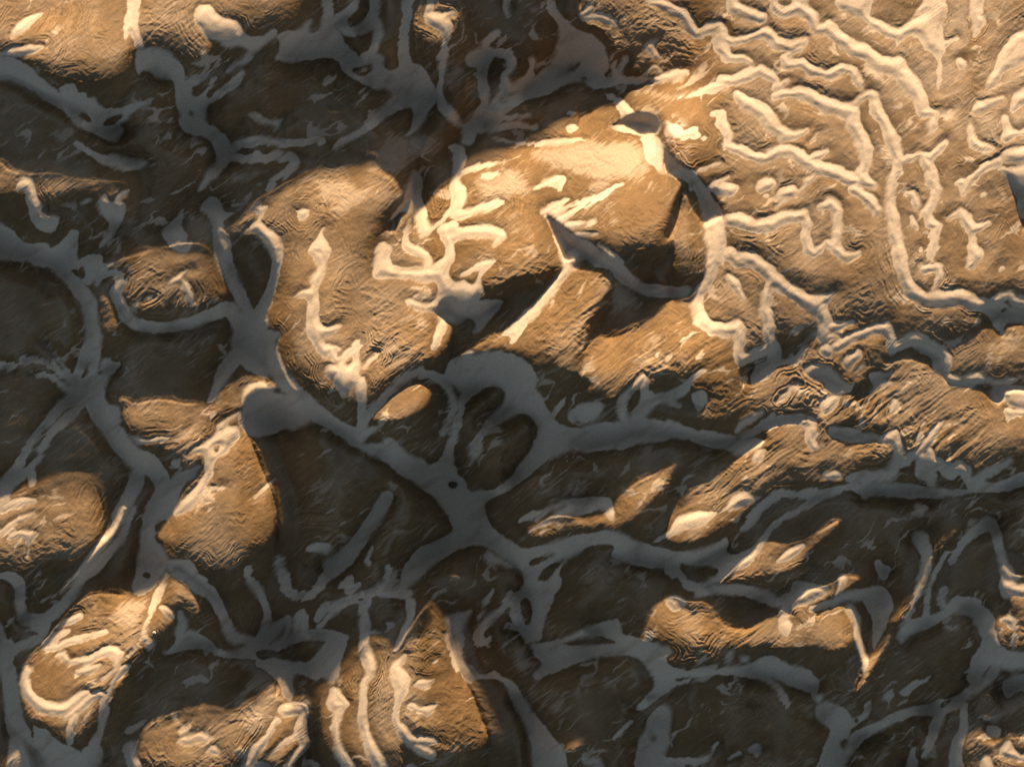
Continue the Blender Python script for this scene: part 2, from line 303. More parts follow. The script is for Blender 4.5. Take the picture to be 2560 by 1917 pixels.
'T6': """
R 380,40,60 440,70,80 540,70,80 610,120,90 680,200,90 760,260,90 850,310,90 930,350,100 1000,310,60 1040,280,30
R 960,370,100 990,450,90 980,530,90
R 1010,480,60 1080,470,50 1150,455,25
R 980,550,70 1060,540,30
R 660,210,70 630,280,60 625,380,70 640,480,70 650,570,60 670,640,80
P 370,160 420,155 465,190 480,260 500,310 470,330 440,280 400,230
R 330,0,90 310,100,70 280,200,50 220,270,60 200,350,60 230,440,80 300,500,80 380,500,90 450,490,90 470,560,60 460,640,60 480,690,70 550,660,60 650,610,60
P 640,700 620,600 680,600 720,640 720,690 780,660 830,640 860,660 780,720 690,720 670,790 640,800 590,820 540,850 530,780 570,720
R 830,650,30 890,580,30 940,520,40
R 1060,610,70 1150,550,60 1250,510,60 1370,490,70 1400,560,60 1400,630,70 1440,600,60 1530,550,80 1600,590,110 1680,640,90 1700,720,80
P 1100,680 1160,640 1200,610 1210,640 1200,680 1150,740 1110,740
P 950,600 1000,580 1050,640 1000,680 960,650
R 1440,0,90 1450,100,80 1480,200,90 1530,270,90 1610,310,90 1720,310,100 1830,300,100 1920,340,80 2010,360,110 2070,300,60 2120,290,50 2160,330,60 2300,350,80
P 1970,380 2060,340 2150,370 2300,370 2300,480 2150,450 2090,460 2090,560 2050,500 2010,460
H 2055,390 2090,360 2110,380 2080,405
R 1650,0,40 1640,80,40 1690,110,30
R 1600,130,50 1680,120,60 1690,180,40 1650,260,25
P 1860,100 1890,0 1960,0 1950,60 1910,110
P 2040,140 2080,105 2105,120 2070,155
P 850,770 880,710 960,710 1030,730 1070,770 1080,810 1140,830 1185,820 1150,880 1100,910 1050,910 1000,890 980,840 920,810
P 950,990 970,940 1040,910 1100,900 1060,970 1040,1010 990,1040
R 820,830,20 740,910,30 700,940,15
P 1250,780 1300,760 1370,770 1410,730 1390,780 1340,800 1430,820 1350,850 1280,900 1230,980 1260,900 1290,850
P 1390,1020 1400,950 1430,920 1460,960 1420,1010
P 1170,770 1190,730 1250,715 1220,750
R 1710,640,50 1740,670,50 1740,740,40
P 1700,760 1740,770 1850,780 1880,760 1940,750 1960,790 2000,810 1960,830 1850,860 1750,850
R 2000,820,40 2080,830,40 2150,800,40
P 2020,850 2100,840 2300,850 2300,990 2120,980 2090,930 2040,960 2010,900
P 2080,960 2110,990 2300,990 2300,1030 2130,1040 2110,1080 2090,1020
D 2080,540 2211,500 2211,640 2100,660 1900,620 1960,560
P 1000,1130 1020,1095 1100,1100 1180,1110 1250,1140 1330,1140 1290,1180 1250,1200 1150,1200 1060,1170 1010,1160
P 1290,1190 1350,1150 1400,1120 1450,1100 1465,1180 1470,1250 1470,1310 1430,1400 1380,1440 1230,1440 1120,1440 1100,1410 1150,1380 1220,1370 1300,1370 1390,1360 1410,1260 1370,1200
P 970,1400 1000,1370 1070,1360 1100,1390 1060,1430 1000,1420
R 1460,1320,60 1540,1270,50 1620,1190,50 1680,1110,40 1720,1060,15
R 1550,1190,30 1580,1120,30 1600,1080,15
R 1580,1280,60 1600,1380,100 1640,1320,80 1630,1250,50
R 1640,1330,80 1700,1320,60 1750,1380,80 1810,1340,70 1860,1380,60 1860,1440,30
R 1640,1400,70 1640,1460,50
R 1890,1460,60 1950,1410,60 2050,1350,50 2120,1300,30
P 0,1050 90,1080 180,1110 280,1130 400,1140 470,1170 530,1160 620,1180 620,1210 560,1240 500,1260 440,1280 420,1240 330,1240 230,1220 180,1190 60,1170 0,1160
R 480,1170,50 560,1120,50 650,1080,50 740,1050,60 850,1050,70 910,1080,60
R 450,1130,20 480,1080,40 560,1030,40 600,1010,20
R 560,1110,25 610,1070,35 670,1025,20
P 870,1070 930,1060 950,1120 930,1190 965,1200 940,1260 900,1250 880,1180
P 620,1530 700,1490 820,1480 950,1480 1050,1470 1120,1450 1230,1440 1400,1440 1500,1450 1650,1470 1780,1480 1900,1470 1960,1430 2060,1440 2150,1400 2300,1320 2300,1400 2150,1490 2000,1500 1900,1490 1800,1510 1700,1540 1600,1540 1450,1530 1330,1520 1220,1540 1200,1500 1130,1480 1000,1520 900,1550 800,1540 700,1530 640,1560 560,1656 480,1656
R 1080,1480,40 980,1530,40 860,1580,40 760,1640,40
P 390,1560 440,1500 510,1490 540,1520 620,1520 500,1580 440,1610 380,1610 330,1640 380,1590
P 100,1656 200,1630 320,1610 340,1630 280,1656
P 540,1290 580,1240 640,1230 620,1270 590,1320 550,1330
P 150,910 190,880 260,880 270,940 240,980 210,1020 200,980
R 0,920,40 40,920,60 120,860,60 170,800,30 240,750,25
R 40,950,40 90,970,30
""",
'T7': """
R 20,60,60 80,50,50 150,30,50 210,20,30
R 0,0,40 10,50,40
R 0,220,30 60,170,40 130,130,40 210,100,25
P 40,240 70,210 150,200 235,200 210,240 190,300 160,390 170,290 130,240 70,270
R 800,0,60 750,110,50 680,210,60 600,320,60 530,410,50 450,500,30 370,580,15
R 830,60,30 760,220,50 670,340,60 590,430,60 510,500,60 430,600,60 370,680,70 290,740,80 200,760,90 130,740,60
R 130,740,60 125,650,60 125,560,60 90,500,80 20,480,50
R 260,640,20 330,600,15
P -120,700 0,750 30,830 50,870 80,850 180,810 290,780 320,770 300,830 270,880 200,920 100,960 80,1000 100,1050 110,1130 120,1230 150,1370 190,1460 210,1530 230,1700 20,1700 60,1500 30,1350 20,1200 0,1000 -120,900
H 60,870 130,820 240,820 220,850 100,890
H 100,990 160,940 210,930 180,990 160,1020
P 190,1440 260,1460 330,1480 420,1520 520,1580 620,1650 620,1750 230,1750
P 190,1400 250,1410 300,1450 310,1480 250,1470 200,1450
R 490,730,40 420,760,50 350,800,25
R 420,820,30 340,860,50 260,900,40
R 650,820,40 560,850,40 430,880,50 330,920,50 270,930,30
P 330,960 420,930 410,970 450,1000 560,960 630,920 720,910 740,940 770,940 740,1000 730,1060 710,1050 690,980 600,990 550,1040 480,1040 400,1030 370,990
D 680,730 760,660 900,600 940,590 900,700 870,800 760,830 720,770
P 440,1060 540,1030 630,1020 600,1070 480,1110
P 1030,460 1000,520 960,560 920,640 900,740 870,820 850,870 870,900 910,890 940,900 950,870 900,850 890,800 930,760 980,640 1020,540
P 980,650 1030,670 1070,690 1080,740 1050,760 1010,720 970,690
P 880,880 940,870 960,890 930,940 900,930
P 800,560 830,470 850,350 860,250 880,120 910,0 1090,0 1050,110 1000,190 950,230 960,270 1000,300 1030,360 1040,400 1020,460 980,520 940,570 870,610 830,600
H 945,180 960,150 1010,130 1030,140 1010,180 980,205 960,215
H 870,480 890,450 930,470 930,500 890,495
R 1050,420,80 1110,430,90 1160,450,90 1200,490,60 1260,500,30
R 1080,450,90 1150,480,100 1230,550,100 1300,600,80 1350,680,70 1390,770,70 1430,850,70 1500,880,60 1590,910,80
R 1520,430,40 1530,500,50 1580,570,60 1620,640,50 1640,730,50 1620,830,60 1600,900,100
R 1620,880,80 1700,790,70 1750,760,40 1780,750,40 1750,850,50 1720,900,60
R 1740,890,80 1820,840,60 1830,760,60 1860,720,60 1870,800,60 1860,860,60
R 1700,900,80 1820,870,60 1940,840,70 2050,860,80 2120,860,40
R 1720,390,60 1710,430,60 1750,500,70 1760,570,60 1820,600,60 1910,590,60 1990,500,60 2080,440,60 2140,370,80 2211,260,90
P 1870,310 1930,270 2040,290 2020,340 2000,370 1960,340 1890,330
R 1940,750,40 1990,690,50 2010,660,30
R 1960,790,40 2050,700,30 2120,650,30 2211,620,60
R 2100,540,40 2150,500,40 2140,570,50 2211,530,30
P 1040,930 1090,850 1110,820 1200,820 1260,850 1310,890 1340,930 1360,980 1310,960 1230,930 1170,930 1090,950 1000,960
R 1110,700,40 1120,770,60 1110,830,80
R 1340,960,40 1450,960,60 1560,950,100 1640,940,90
D 1380,990 1540,940 1600,1000 1720,960 1760,1000 1840,980 1930,1020 1960,1000 1930,900 2000,870 2110,860 2120,920 2080,1000 2080,1080 2040,1170 2000,1100 1930,1140 1880,1100 1860,1070 1800,1110 1820,1180 1800,1260 1760,1270 1720,1160 1700,1130 1560,1230 1450,1310 1380,1280 1480,1180 1540,1090 1480,1050 1390,1060
P 1540,1010 1640,970 1740,990 1800,1010 1900,1010 1940,960 1990,890 2100,870 2110,930 2070,1010 2070,1080 2030,1150 2000,1090 1930,1130 1880,1090 1800,1090 1810,1180 1790,1260 1750,1250 1720,1130 1650,1080
H 1560,960 1620,930 1710,940 1680,980 1580,1000
D 1700,1130 1760,1260 1740,1320 1680,1390 1600,1480 1560,1510 1500,1450 1430,1390 1540,1260
R 1750,1310,80 1840,1290,80 1880,1290,50 1850,1380,70 1850,1450,70 1870,1520,70 1820,1590,60 1770,1656,60
R 1840,1440,30 1740,1510,35 1630,1600,15
R 1700,1370,50 1640,1460,50 1560,1580,70 1520,1656,80
R 1880,1630,40 1940,1640,30
P 1490,1656 1600,1610 1680,1650
R 2050,1190,60 2060,1270,80 2120,1260,40
R 2080,1290,50 2060,1400,50 2070,1520,50 2110,1610,60 2180,1700,60
P 750,1440 850,1380 920,1350 890,1390 830,1440 790,1460
P 740,1530 800,1490 850,1490 830,1540 890,1656 910,1750 830,1750 770,1590
P 1050,1320 1090,1330 1080,1350 1100,1380 1050,1360
P 1090,1500 1110,1470 1200,1450 1250,1430 1270,1460 1300,1480 1260,1510 1230,1490 1160,1530 1110,1520
P 1100,1420 1150,1395 1140,1430 1100,1450
P 1250,1560 1310,1510 1350,1540 1350,1580 1290,1560
R 170,1050,50 150,1110,60 170,1200,80 250,1270,80 350,1300,90 450,1260,70 540,1200,50
R 400,1350,40 480,1290,60 560,1230,60 620,1210,60 660,1230,40 700,1130,30 760,1050,50 790,1030,20
R 640,1120,20 720,1060,30
R 640,1240,60 640,1310,60 620,1400,40 590,1490,60 570,1560,80
R 460,1340,50 440,1420,60 430,1500,40
P 480,1560 560,1520 600,1490 640,1580 620,1656 560,1620
""",
'T8': """
P 690,0 930,0 940,80 960,150 1020,220 1100,270 1180,320 1280,290 1400,260 1500,230 1600,210 1720,200 1790,220 1850,260 1930,290 2050,310 2120,340 2211,370 2211,400 2100,400 2030,430 1960,430 1850,410 1760,390 1700,360 1740,300 1690,285 1600,300 1530,330 1440,390 1380,470 1410,510 1390,560 1360,620 1330,700 1300,800 1290,880 1220,890 1190,900 1160,850 1110,780 1090,710 1100,600 1170,560 1180,480 1130,430 1050,380 960,310 900,290 850,290 760,330 690,370 620,430 560,470 510,510 450,580 400,600 410,520 440,420 510,330 620,270 740,220 740,170 710,100
H 1220,390 1280,360 1370,340 1330,380 1260,420 1220,430
H 1150,650 1170,620 1210,620 1230,680 1230,770 1190,790 1160,740
H 1250,500 1320,430 1440,380 1400,420 1340,500 1290,515
P 960,310 1050,380 1130,430 1090,440 1010,400 950,420 940,360
R 330,0,90 260,130,90 180,250,90 90,350,90 0,420,110
R 250,300,15 210,390,30 230,410,30
R 350,440,50 330,510,40 290,560,60 200,600,60 80,640,60 0,690,60
R 300,590,50 400,600,50 470,590,50
R 480,640,60 480,740,50 440,830,50 390,940,30
P 330,760 380,760 390,780 320,840 310,830 340,800
R 190,620,60 200,740,60 200,800,70 190,860,60
P 150,620 250,600 240,680 180,700
R 220,830,30 290,830,10
H 150,630 180,610 200,625 170,640
R 190,900,60 210,960,80 230,1050,70 220,1100,50 200,1160,50 190,1260,60 190,1370,70 210,1460,70 250,1560,80 300,1656,90 340,1750,90
R 20,1200,60 70,1260,50 40,1330,40 20,1430,50 40,1530,50 100,1620,60 150,1720,60
P 30,860 100,850 90,920 60,990 40,1090 0,1170 0,900
R 450,970,30 400,1030,70 420,1110,110 420,1190,80 400,1270,50 390,1370,50 430,1430,80 480,1490,80 570,1490,70 640,1500,30
P 430,1500 560,1480 600,1540 650,1550 620,1620 570,1600 470,1540
P 440,1656 480,1630 520,1640 530,1656
P 490,1160 540,1120 600,1120 640,1105 600,1150 560,1180 510,1170
P 450,1280 490,1250 530,1280 600,1275 640,1275 620,1320 580,1370 560,1330 500,1310
P 600,1020 660,985 640,1020
R 720,860,50 760,1000,50 770,1050,40
P 690,750 720,720 800,700 880,680 840,740 800,790 810,900 790,960 830,1020 870,1020 900,1080 950,1090 990,1060 1040,1100 1120,1130 1160,1200 1220,1280 1280,1370 1350,1460 1420,1540 1450,1656 1480,1760 1230,1760 1230,1540 1190,1430 1130,1290 1060,1160 1040,1130 900,1110 840,1140 790,1070 760,970 740,870
R 1090,590,30 1050,680,50 980,740,50 920,800,60 890,870,70 940,890,50 970,870,30
R 990,570,25 900,730,25
D 1090,900 1160,900 1210,940 1300,1000 1250,1080 1180,1100 1120,1040 1100,960
P 1280,880 1380,880 1470,830 1600,790 1740,740 1775,760 1770,830 1860,850 1940,880 2000,910 2100,940 2080,970 2040,1000 2090,1050 2211,1070 2211,1120 2110,1150 2060,1200 1980,1250 1900,1300 1860,1310 1900,1250 1990,1150 1960,1090 1920,1020 1880,980 1780,970 1660,980 1520,1010 1400,1060 1300,1100 1240,1130 1220,1100 1300,1030 1240,950 1210,910
H 1400,910 1470,870 1560,850 1680,850 1760,890 1640,900 1500,910
P 1880,870 1970,890 2110,940 2050,950 1960,920
P 1130,150 1190,100 1370,40 1480,10 1600,0 1720,0 1730,60 1740,140 1690,130 1680,80 1620,80 1520,110 1420,120 1300,160 1180,220 1220,170 1330,110 1450,60 1420,50 1300,100 1160,160
P 1960,280 1990,240 2080,200 2211,140 2211,180 2090,230 2000,270
P 1520,1610 1560,1550 1570,1590 1640,1600 1670,1650 1560,1650
P 1870,1500 1920,1440 1930,1370 1990,1280 2050,1270 2090,1330 2070,1430 2080,1520 2030,1600 2140,1600 2180,1650 2180,1750 1860,1750
H 1950,1480 1990,1460 1980,1510
R 1730,1490,20 1790,1420,25 1840,1370,20
D 1640,1090 1780,1060 1820,1120 1720,1180 1650,1150
""",
'T9': """
P 0,330 70,330 160,330 250,310 330,280 390,240 400,280 380,330 440,350 520,320 560,280 600,230 660,160 740,110 820,60 900,10 960,0 870,50 760,130 690,180 640,250 600,310 560,370 530,420 440,450 360,500 280,550 200,580 120,560 60,510 0,460
H 90,400 160,420 330,430 340,470 260,520 180,520 110,470
R 500,190,50 560,100,60 620,40,60 700,0,50
P 20,220 70,140 140,100 250,85 330,90 280,150 200,190 100,200 30,240
P 680,400 720,350 780,300 870,280 850,330 790,380 720,400
R 220,590,60 330,560,60 420,570,70 520,580,70 620,610,70 690,650,70 750,630,90
P 720,640 770,580 800,500 900,520 980,540 1010,540 1000,600 920,640 790,680 770,740 790,790 750,870 730,840 700,760
H 30,500 90,490 130,600 220,620 110,630 50,580
P 0,620 80,590 150,640 80,710 20,680
R 900,680,40 980,670,50 1070,630,50 1150,600,70 1240,600,80 1330,600,100 1380,660,60 1360,720,60
P 1200,620 1380,580 1390,660 1370,790 1330,870 1290,950 1280,900 1290,800 1260,690
R 1100,500,60 1080,570,40 1050,630,30
R 1140,680,60 1180,760,50 1200,880,50 1230,1020,40 1230,1080,20
R 1580,260,100 1610,330,80 1610,400,70 1600,470,60 1570,560,60 1540,640,30 1490,760,40
R 1750,400,25 1820,300,50 1900,220,70 1990,160,80 2040,200,60 2050,270,60 2070,360,60 2110,470,80 2170,490,30
P 2060,480 2130,490 2190,530 2300,530 2300,620 2140,600 2100,630 2070,570
R 1740,330,30 1690,410,30 1630,560,30 1620,700,40 1610,760,40
P 1285,410 1320,370 1350,410 1390,420 1380,480 1350,520 1310,470
R 1720,560,40 1700,640,50 1740,680,50 1780,640,40 1820,650,60 1900,630,60 1930,640,40
R 1460,860,60 1500,800,80 1600,770,70 1700,730,60 1800,690,60 1900,690,80 1960,740,110 1990,830,100 2010,920,120 2100,1000,120 2300,1000,100
R 1990,950,120 1930,1040,110 1890,1120,70
R 2040,1050,60 1970,1130,60 1870,1200,60 1780,1270,90 1660,1300,90 1550,1310,60 1430,1350,60 1320,1400,60 1220,1460,70 1130,1530,90 1060,1620,120
H 1690,1280 1740,1240 1770,1240 1730,1290 1700,1310
R 1700,1330,70 1660,1420,70 1630,1520,50 1600,1600,25
P 920,1340 940,1270 1000,1260 1090,1270 1130,1310 1160,1370 1210,1330 1270,1280 1260,1330 1200,1390 1160,1420 1130,1500 1060,1656 1020,1750 890,1750 930,1656 970,1560 1010,1470 1030,1420 970,1380
H 1165,1370 1190,1350 1200,1375 1180,1390
H 1080,1500 1120,1470 1130,1520 1100,1560
P 540,1020 580,990 650,970 720,1000 800,1040 880,1050 940,1100 950,1160 940,1200 990,1220 970,1270 920,1240 890,1200 830,1170 760,1160 700,1120 650,1100 720,1180 770,1230 770,1290 740,1300 700,1220 660,1150 600,1120 500,1100 380,1090 250,1100 150,1110 60,1130 0,1200 0,1080 100,1060 200,1050 350,1040 480,1040
H 60,1110 170,1090 180,1105 90,1125
P 360,1010 400,950 440,950 420,1000 380,1020
P 470,1010 480,970 530,970 520,1020
P 1440,1200 1500,1150 1600,1100 1640,1100 1600,1140 1520,1190 1460,1230
P 1320,1250 1360,1190 1420,1180 1410,1230 1370,1310 1360,1250
P 2050,750 2090,715 2140,720 2170,750 2160,790 2180,820 2130,790 2070,770
R 2180,790,30 2140,900,30
R 2020,850,40 2050,920,40
D 2080,1070 2300,1060 2300,1300 2100,1340 2040,1420 1990,1400 1980,1340 2060,1250 2040,1160
P 2100,1090 2300,1080 2300,1180 2180,1190 2120,1240 2070,1200
P 1980,1400 2080,1410 2060,1480 2000,1470 1980,1440
R 1850,1280,40 1840,1400,60 1800,1520,80 1790,1656,100 1790,1750,100
P 1940,1590 1990,1570 2030,1640 2040,1750 1930,1750
P 2040,1560 2090,1500 2140,1490 2150,1560 2300,1580 2300,1620 2140,1610 2090,1600
P 1480,1656 1500,1590 1540,1510 1545,1580 1570,1640 1580,1750 1460,1750
P 505,1570 540,1520 600,1515 590,1580 560,1610 550,1560
R 0,1640,50 100,1620,40 200,1620,40 280,1590,30 320,1500,20
R 390,1610,20 460,1570,30
""",
}
# slopes that face the low sun: "L facing outline" (facing = rise towards the sun), and "D outline" = ground behind a crest
FACING = {
'T1': """
L 0.44 -500,-500 -500,345 -140,345 0,345 110,350 220,420 330,480 470,520 600,510 720,480 810,400 835,305 890,300 975,290 1080,330 1180,370 1280,350 1310,260 1400,270 1500,220 1600,180 1750,150 1850,90 1880,-60 1880,-500
L .26 -140,980 0,990 60,1060 200,1070 330,1060 420,1090 520,1100 640,1110 760,1110 800,1150 780,1250 740,1280 700,1250 640,1260 560,1200 450,1180 380,1230 250,1240 260,1320 370,1330 320,1380 240,1340 190,1260 130,1180 0,1200 -140,1200
""",
'T2': """
L .26 490,140 530,60 580,40 760,60 780,160 740,240 690,300 620,310 580,260 520,260
L 0.25 1540,-500 1540,-60 1510,90 1560,150 1660,190 1730,270 1740,330 1800,300 1850,330 1860,390 1830,430 1880,470 2000,470 2100,425 2260,400 2260,-500
L 0.90 2260,430 2180,460 2100,500 1930,530 1820,560 1770,610 1650,660 1520,730 1400,800 1250,870 1100,920 950,970 830,1010 780,1070 720,1130 650,1180 590,1250 520,1310 440,1390 370,1480 260,1560 240,1700 2260,1700
D 1760,740 1850,690 1950,690 2010,730 2010,800 1990,830 1950,820 1900,835 1840,800 1780,770 1700,780
""",
'T3': """
L 0.34 -60,-500 -60,0 -60,900 0,880 40,940 140,1030 180,1060 260,1140 330,1220 360,1310 370,1400 370,1700 2800,1700 2800,-500
L .45 110,1200 150,1290 200,1340 250,1380 310,1340 370,1330 378,1530 350,1700 200,1700 60,1640 70,1400
D -10,880 40,950 140,1035 180,1060 260,1140 330,1220 360,1310 300,1330 245,1370 200,1330 160,1270 130,1180 110,1270 70,1400 20,1480 0,1440 60,1250 110,1120 60,1090 0,1040
D 2100,1060 2160,1120 2211,1180 2300,1200 2300,1480 2211,1440 2180,1330 2150,1220
""",
'T4': """
L 0.49 1640,-330 1800,-430 2000,-465 2211,-473 2370,-440 2430,-390 2440,-320 2400,-200 2340,-100 2270,0 2240,100 2220,200 2260,300 2400,350 2600,350 2700,420 2680,560 2640,640 2560,720 2480,780 2380,850 2290,920 2220,960 2150,900 2080,890 2060,870 1980,880 1900,860 1830,890 1790,870 1720,730 1690,640 1720,520 1640,500 1630,430 1680,330 1700,200 1700,100 1650,40 1570,-80 1480,-70 1410,-90 1500,-180 1560,-290
L 0.32 1340,-130 1400,-90 1420,-20 1400,40 1350,0
L 0.32 700,170 750,160 760,220 740,260 780,330 820,410 780,400 710,280 690,220
L .25 630,120 720,80 850,30 1000,0 1130,-40 1260,-20 1330,60 1370,170 1400,280 1380,350 1280,330 1180,380 1060,350 960,390 850,390 780,330 740,230 760,165 700,145
L .28 600,290 660,310 690,400 720,480 690,540 640,550 620,450
L 0.44 740,910 830,960 950,930 1030,930 1100,950 1200,960 1290,950 1360,880 1480,820 1560,800 1650,820 1710,860 1610,880 1540,910 1480,990 1480,1090 1540,1190 1580,1300 1630,1420 1670,1520 1690,1600 1700,1710 1660,1790 1600,1860 1540,1910 1460,1970 1300,1990 1200,1970 1160,1910 1020,1905 1010,1840 960,1780 1000,1720 1060,1630 1110,1520 1180,1440 1260,1360 1220,1310 1150,1340 1080,1270 960,1210 880,1230 840,1180 770,1120 740,1030 730,970
""",
'T5': """
L 0.67 -30,-100 1420,-100 1390,-30 1420,60 1425,130 1290,160 1180,170 1050,215 950,270 920,330 800,345 740,305 660,320 630,400 690,450 740,480 720,600 650,670 600,740 520,750 440,800 360,860 290,920 230,960 150,960 60,930 0,850
L 0.88 1430,80 1520,65 1470,150 1540,140 1620,160 1710,190 1715,240 1640,350 1600,450 1550,600 1540,700 1500,780 1400,740 1300,720 1250,740 1180,680 1100,640 930,640 780,665 740,690 860,600 1000,510 1130,430 1240,330 1330,240 1410,150
L 0.88 1540,640 1560,620 1640,540 1700,560 1800,530 1900,460 1980,400 2060,330 2140,310 2300,320 2300,700 2250,760 2180,760 2080,790 2000,800 1950,850 1900,880 1830,890 1760,920 1680,930 1600,910 1560,880 1600,830 1500,780 1540,740
L 0.85 230,1050 270,1000 340,950 430,880 500,840 560,840 600,880 610,930 560,1000 480,1040 420,1060 380,1070 300,1065
D 1305,-223 1380,-163 1450,-113 1510,-63 1570,-48 1640,10 1700,60 1790,110 1840,120 1900,190 1980,215 2050,220 2080,240 2211,230 2211,300 2140,310 2060,330 1980,400 1900,460 1800,530 1700,560 1640,540 1560,620 1550,640 1560,560 1600,450 1640,350 1710,250 1710,190 1620,160 1540,140 1470,130 1510,65 1430,80 1410,40 1380,-30 1340,-120
D 1850,40 1960,-5 2070,15 2110,70 2090,120 2170,190 2211,200 2211,235 2080,240 1990,220 1900,190 1850,130 1800,90 1750,30
D 930,330 950,280 1050,220 1180,170 1290,160 1390,140 1420,130 1400,170 1330,240 1240,330 1130,430 1000,520 900,600 800,640 740,690 700,740 690,760 620,740 650,680 720,620 760,500 800,410 860,380
D 640,400 660,330 740,310 800,350 900,330 930,330 860,400 800,460 740,470 690,450 650,410
L 0.55 1540,1740 1640,1660 1740,1560 1850,1450 1990,1380 2110,1330 2120,1350 2050,1470 1950,1580 1850,1680 1740,1760 1690,1720 1600,1740
""",
'T6': """
L .45 60,-60 270,-100 385,-100 370,50 300,120 240,140 220,100 170,190 60,230 0,210 60,80
L 0.28 -60,320 60,310 180,280 230,190 270,100 270,-100 2800,-100 2800,1300 2300,1290 2120,1290 1990,1370 1900,1400 1600,1300 1480,1310 1400,1250 1390,1350 1250,1330 1180,1390 1100,1440 980,1440 800,1450 740,1480 640,1500 520,1600 440,1656 430,1700 60,1700 60,1600 200,1470 330,1390 440,1300 580,1220 640,1160 620,1130 700,1080 850,1060 900,1030 850,1020 700,1030 580,1030 480,1060 380,1080 250,1060 100,1000 0,980 -60,800
D -60,230 0,240 160,220 230,150 250,140 240,190 190,270 150,290 60,310 -60,350
D 480,700 540,650 640,620 700,560 740,530 800,560 900,530 930,480 950,530 890,600 830,660 790,720 700,740 620,800 540,850 460,830 460,720
D -60,760 60,760 150,820 180,880 280,1000 160,1050 -60,1060
D 880,780 930,740 1030,740 1080,800 1140,830 1100,890 1020,880 960,820
D 1250,790 1310,760 1400,760 1360,810 1290,870 1230,940 1180,940 1120,900 1180,840 1220,810
D 1010,1160 1010,1110 1100,1100 1250,1140 1330,1140 1260,1200 1150,1200
D 1540,560 1620,580 1720,640 1720,740 1760,830 1860,800 1980,820 2120,820 2300,830 2300,870 2100,880 2090,930 2040,960 1970,900 1900,860 1780,850 1730,830 1690,750 1600,720 1500,680 1380,720 1320,700 1380,640 1450,620
D 1950,340 2050,320 2300,370 2300,470 2100,490 2080,560 2000,480 1900,560 1750,570 1700,520 1850,530 1950,440
D 1330,1290 1390,1300 1400,1360 1310,1380 1230,1370 1200,1320 1290,1310
""",
'T7': """
L 0.32 -140,60 60,0 200,-50 330,-95 400,-125 480,-135 560,-105 600,-30 630,80 640,180 600,250 540,330 470,400 300,400 180,440 120,470 0,460 -140,450
L 0.98 760,60 790,60 740,160 680,260 600,340 540,420 480,490 400,570 340,600 420,520 490,430 560,350 640,230 700,150
L 0.61 1030,455 1060,490 1140,520 1180,590 1230,700 1200,740 1130,700 1090,640 1080,740 1040,800 990,870 950,890 900,930 860,960 800,1050 760,1110 740,1200 700,1240 640,1310 600,1380 560,1400 460,1500 380,1500 300,1460 220,1420 160,1330 120,1230 120,1130 150,1030 200,970 260,890 320,820 380,740 450,660 560,600 640,590 760,600 850,610 940,570 990,520
L 0.35 1050,1320 1150,1310 1230,1290 1340,1300 1430,1340 1520,1280 1600,1220 1700,1135 1730,1200 1760,1280 1850,1260 1900,1280 1880,1450 1900,1520 1830,1600 1800,1700 1700,1700 1640,1600 1600,1640 1500,1650 1400,1656 1300,1640 1240,1750 830,1750 810,1600 830,1520 870,1440 930,1380 1000,1360
L 0.49 20,1656 60,1600 110,1580 120,1750 0,1750
""",
'T8': """
L 0.49 590,660 640,720 690,780 720,860 760,1000 800,1090 840,1160 880,1260 910,1350 950,1430 960,1500 900,1560 760,1570 640,1600 560,1600 470,1540 430,1500 410,1560 440,1656 330,1700 100,1700 30,1600 -60,1500 -80,1300 -60,1200 0,1150 60,1060 120,1010 160,950 200,890 260,880 330,900 380,960 440,860 510,760 550,690
L .2 1180,230 1300,130 1420,110 1550,130 1640,110 1700,150 1600,200 1480,220 1330,260
L 0.32 1430,1540 1530,1510 1500,1560 1440,1570
""",
'T9': """
L 0.51 -120,830 -80,720 -20,640 60,600 150,640 260,640 300,700 340,760 400,800 520,810 600,780 700,720 720,680 760,720 900,760 960,720 1100,660 1150,740 1190,850 1150,900 1050,960 900,920 780,930 680,930 540,920 440,930 340,1000 200,1030 80,1040 -40,1000 40,950 0,930 -80,900 -160,880
L 0.67 60,80 0,240 20,260 120,300 250,260 380,190 480,80 500,60 400,30 340,-20 200,-20 100,20
L 0.32 320,540 400,460 480,400 560,340 580,280 640,260 740,290 860,260 960,210 1050,150 1080,150 1050,220 980,260 920,310 840,390 830,430 800,440 720,470 560,500 420,530
L 0.32 840,600 940,550 1020,530 1100,480 1220,490 1150,550 1060,610 980,650 900,690 960,740 880,760 800,720 770,680
L 0.85 1120,690 1150,680 1190,780 1215,880 1240,1000 1290,950 1380,840 1390,870 1340,950 1270,1080 1180,1210 1190,1160 1225,1080 1200,960 1170,860
L 0.49 1640,350 1660,380 1640,470 1590,590 1530,680 1490,740 1480,760 1400,780 1380,770 1450,700 1520,620 1580,530 1620,440
L 0.21 1660,300 1750,230 1800,200 1770,250 1690,330 1650,370
L 0.21 2080,420 2110,460 2170,480 2300,500 2300,900 2060,930 2020,870 2050,740 2140,690 2120,620 2070,560
L 0.21 1850,1500 1940,1460 2000,1500 2100,1480 2300,1460 2300,1750 1830,1750 1840,1600
""",
}

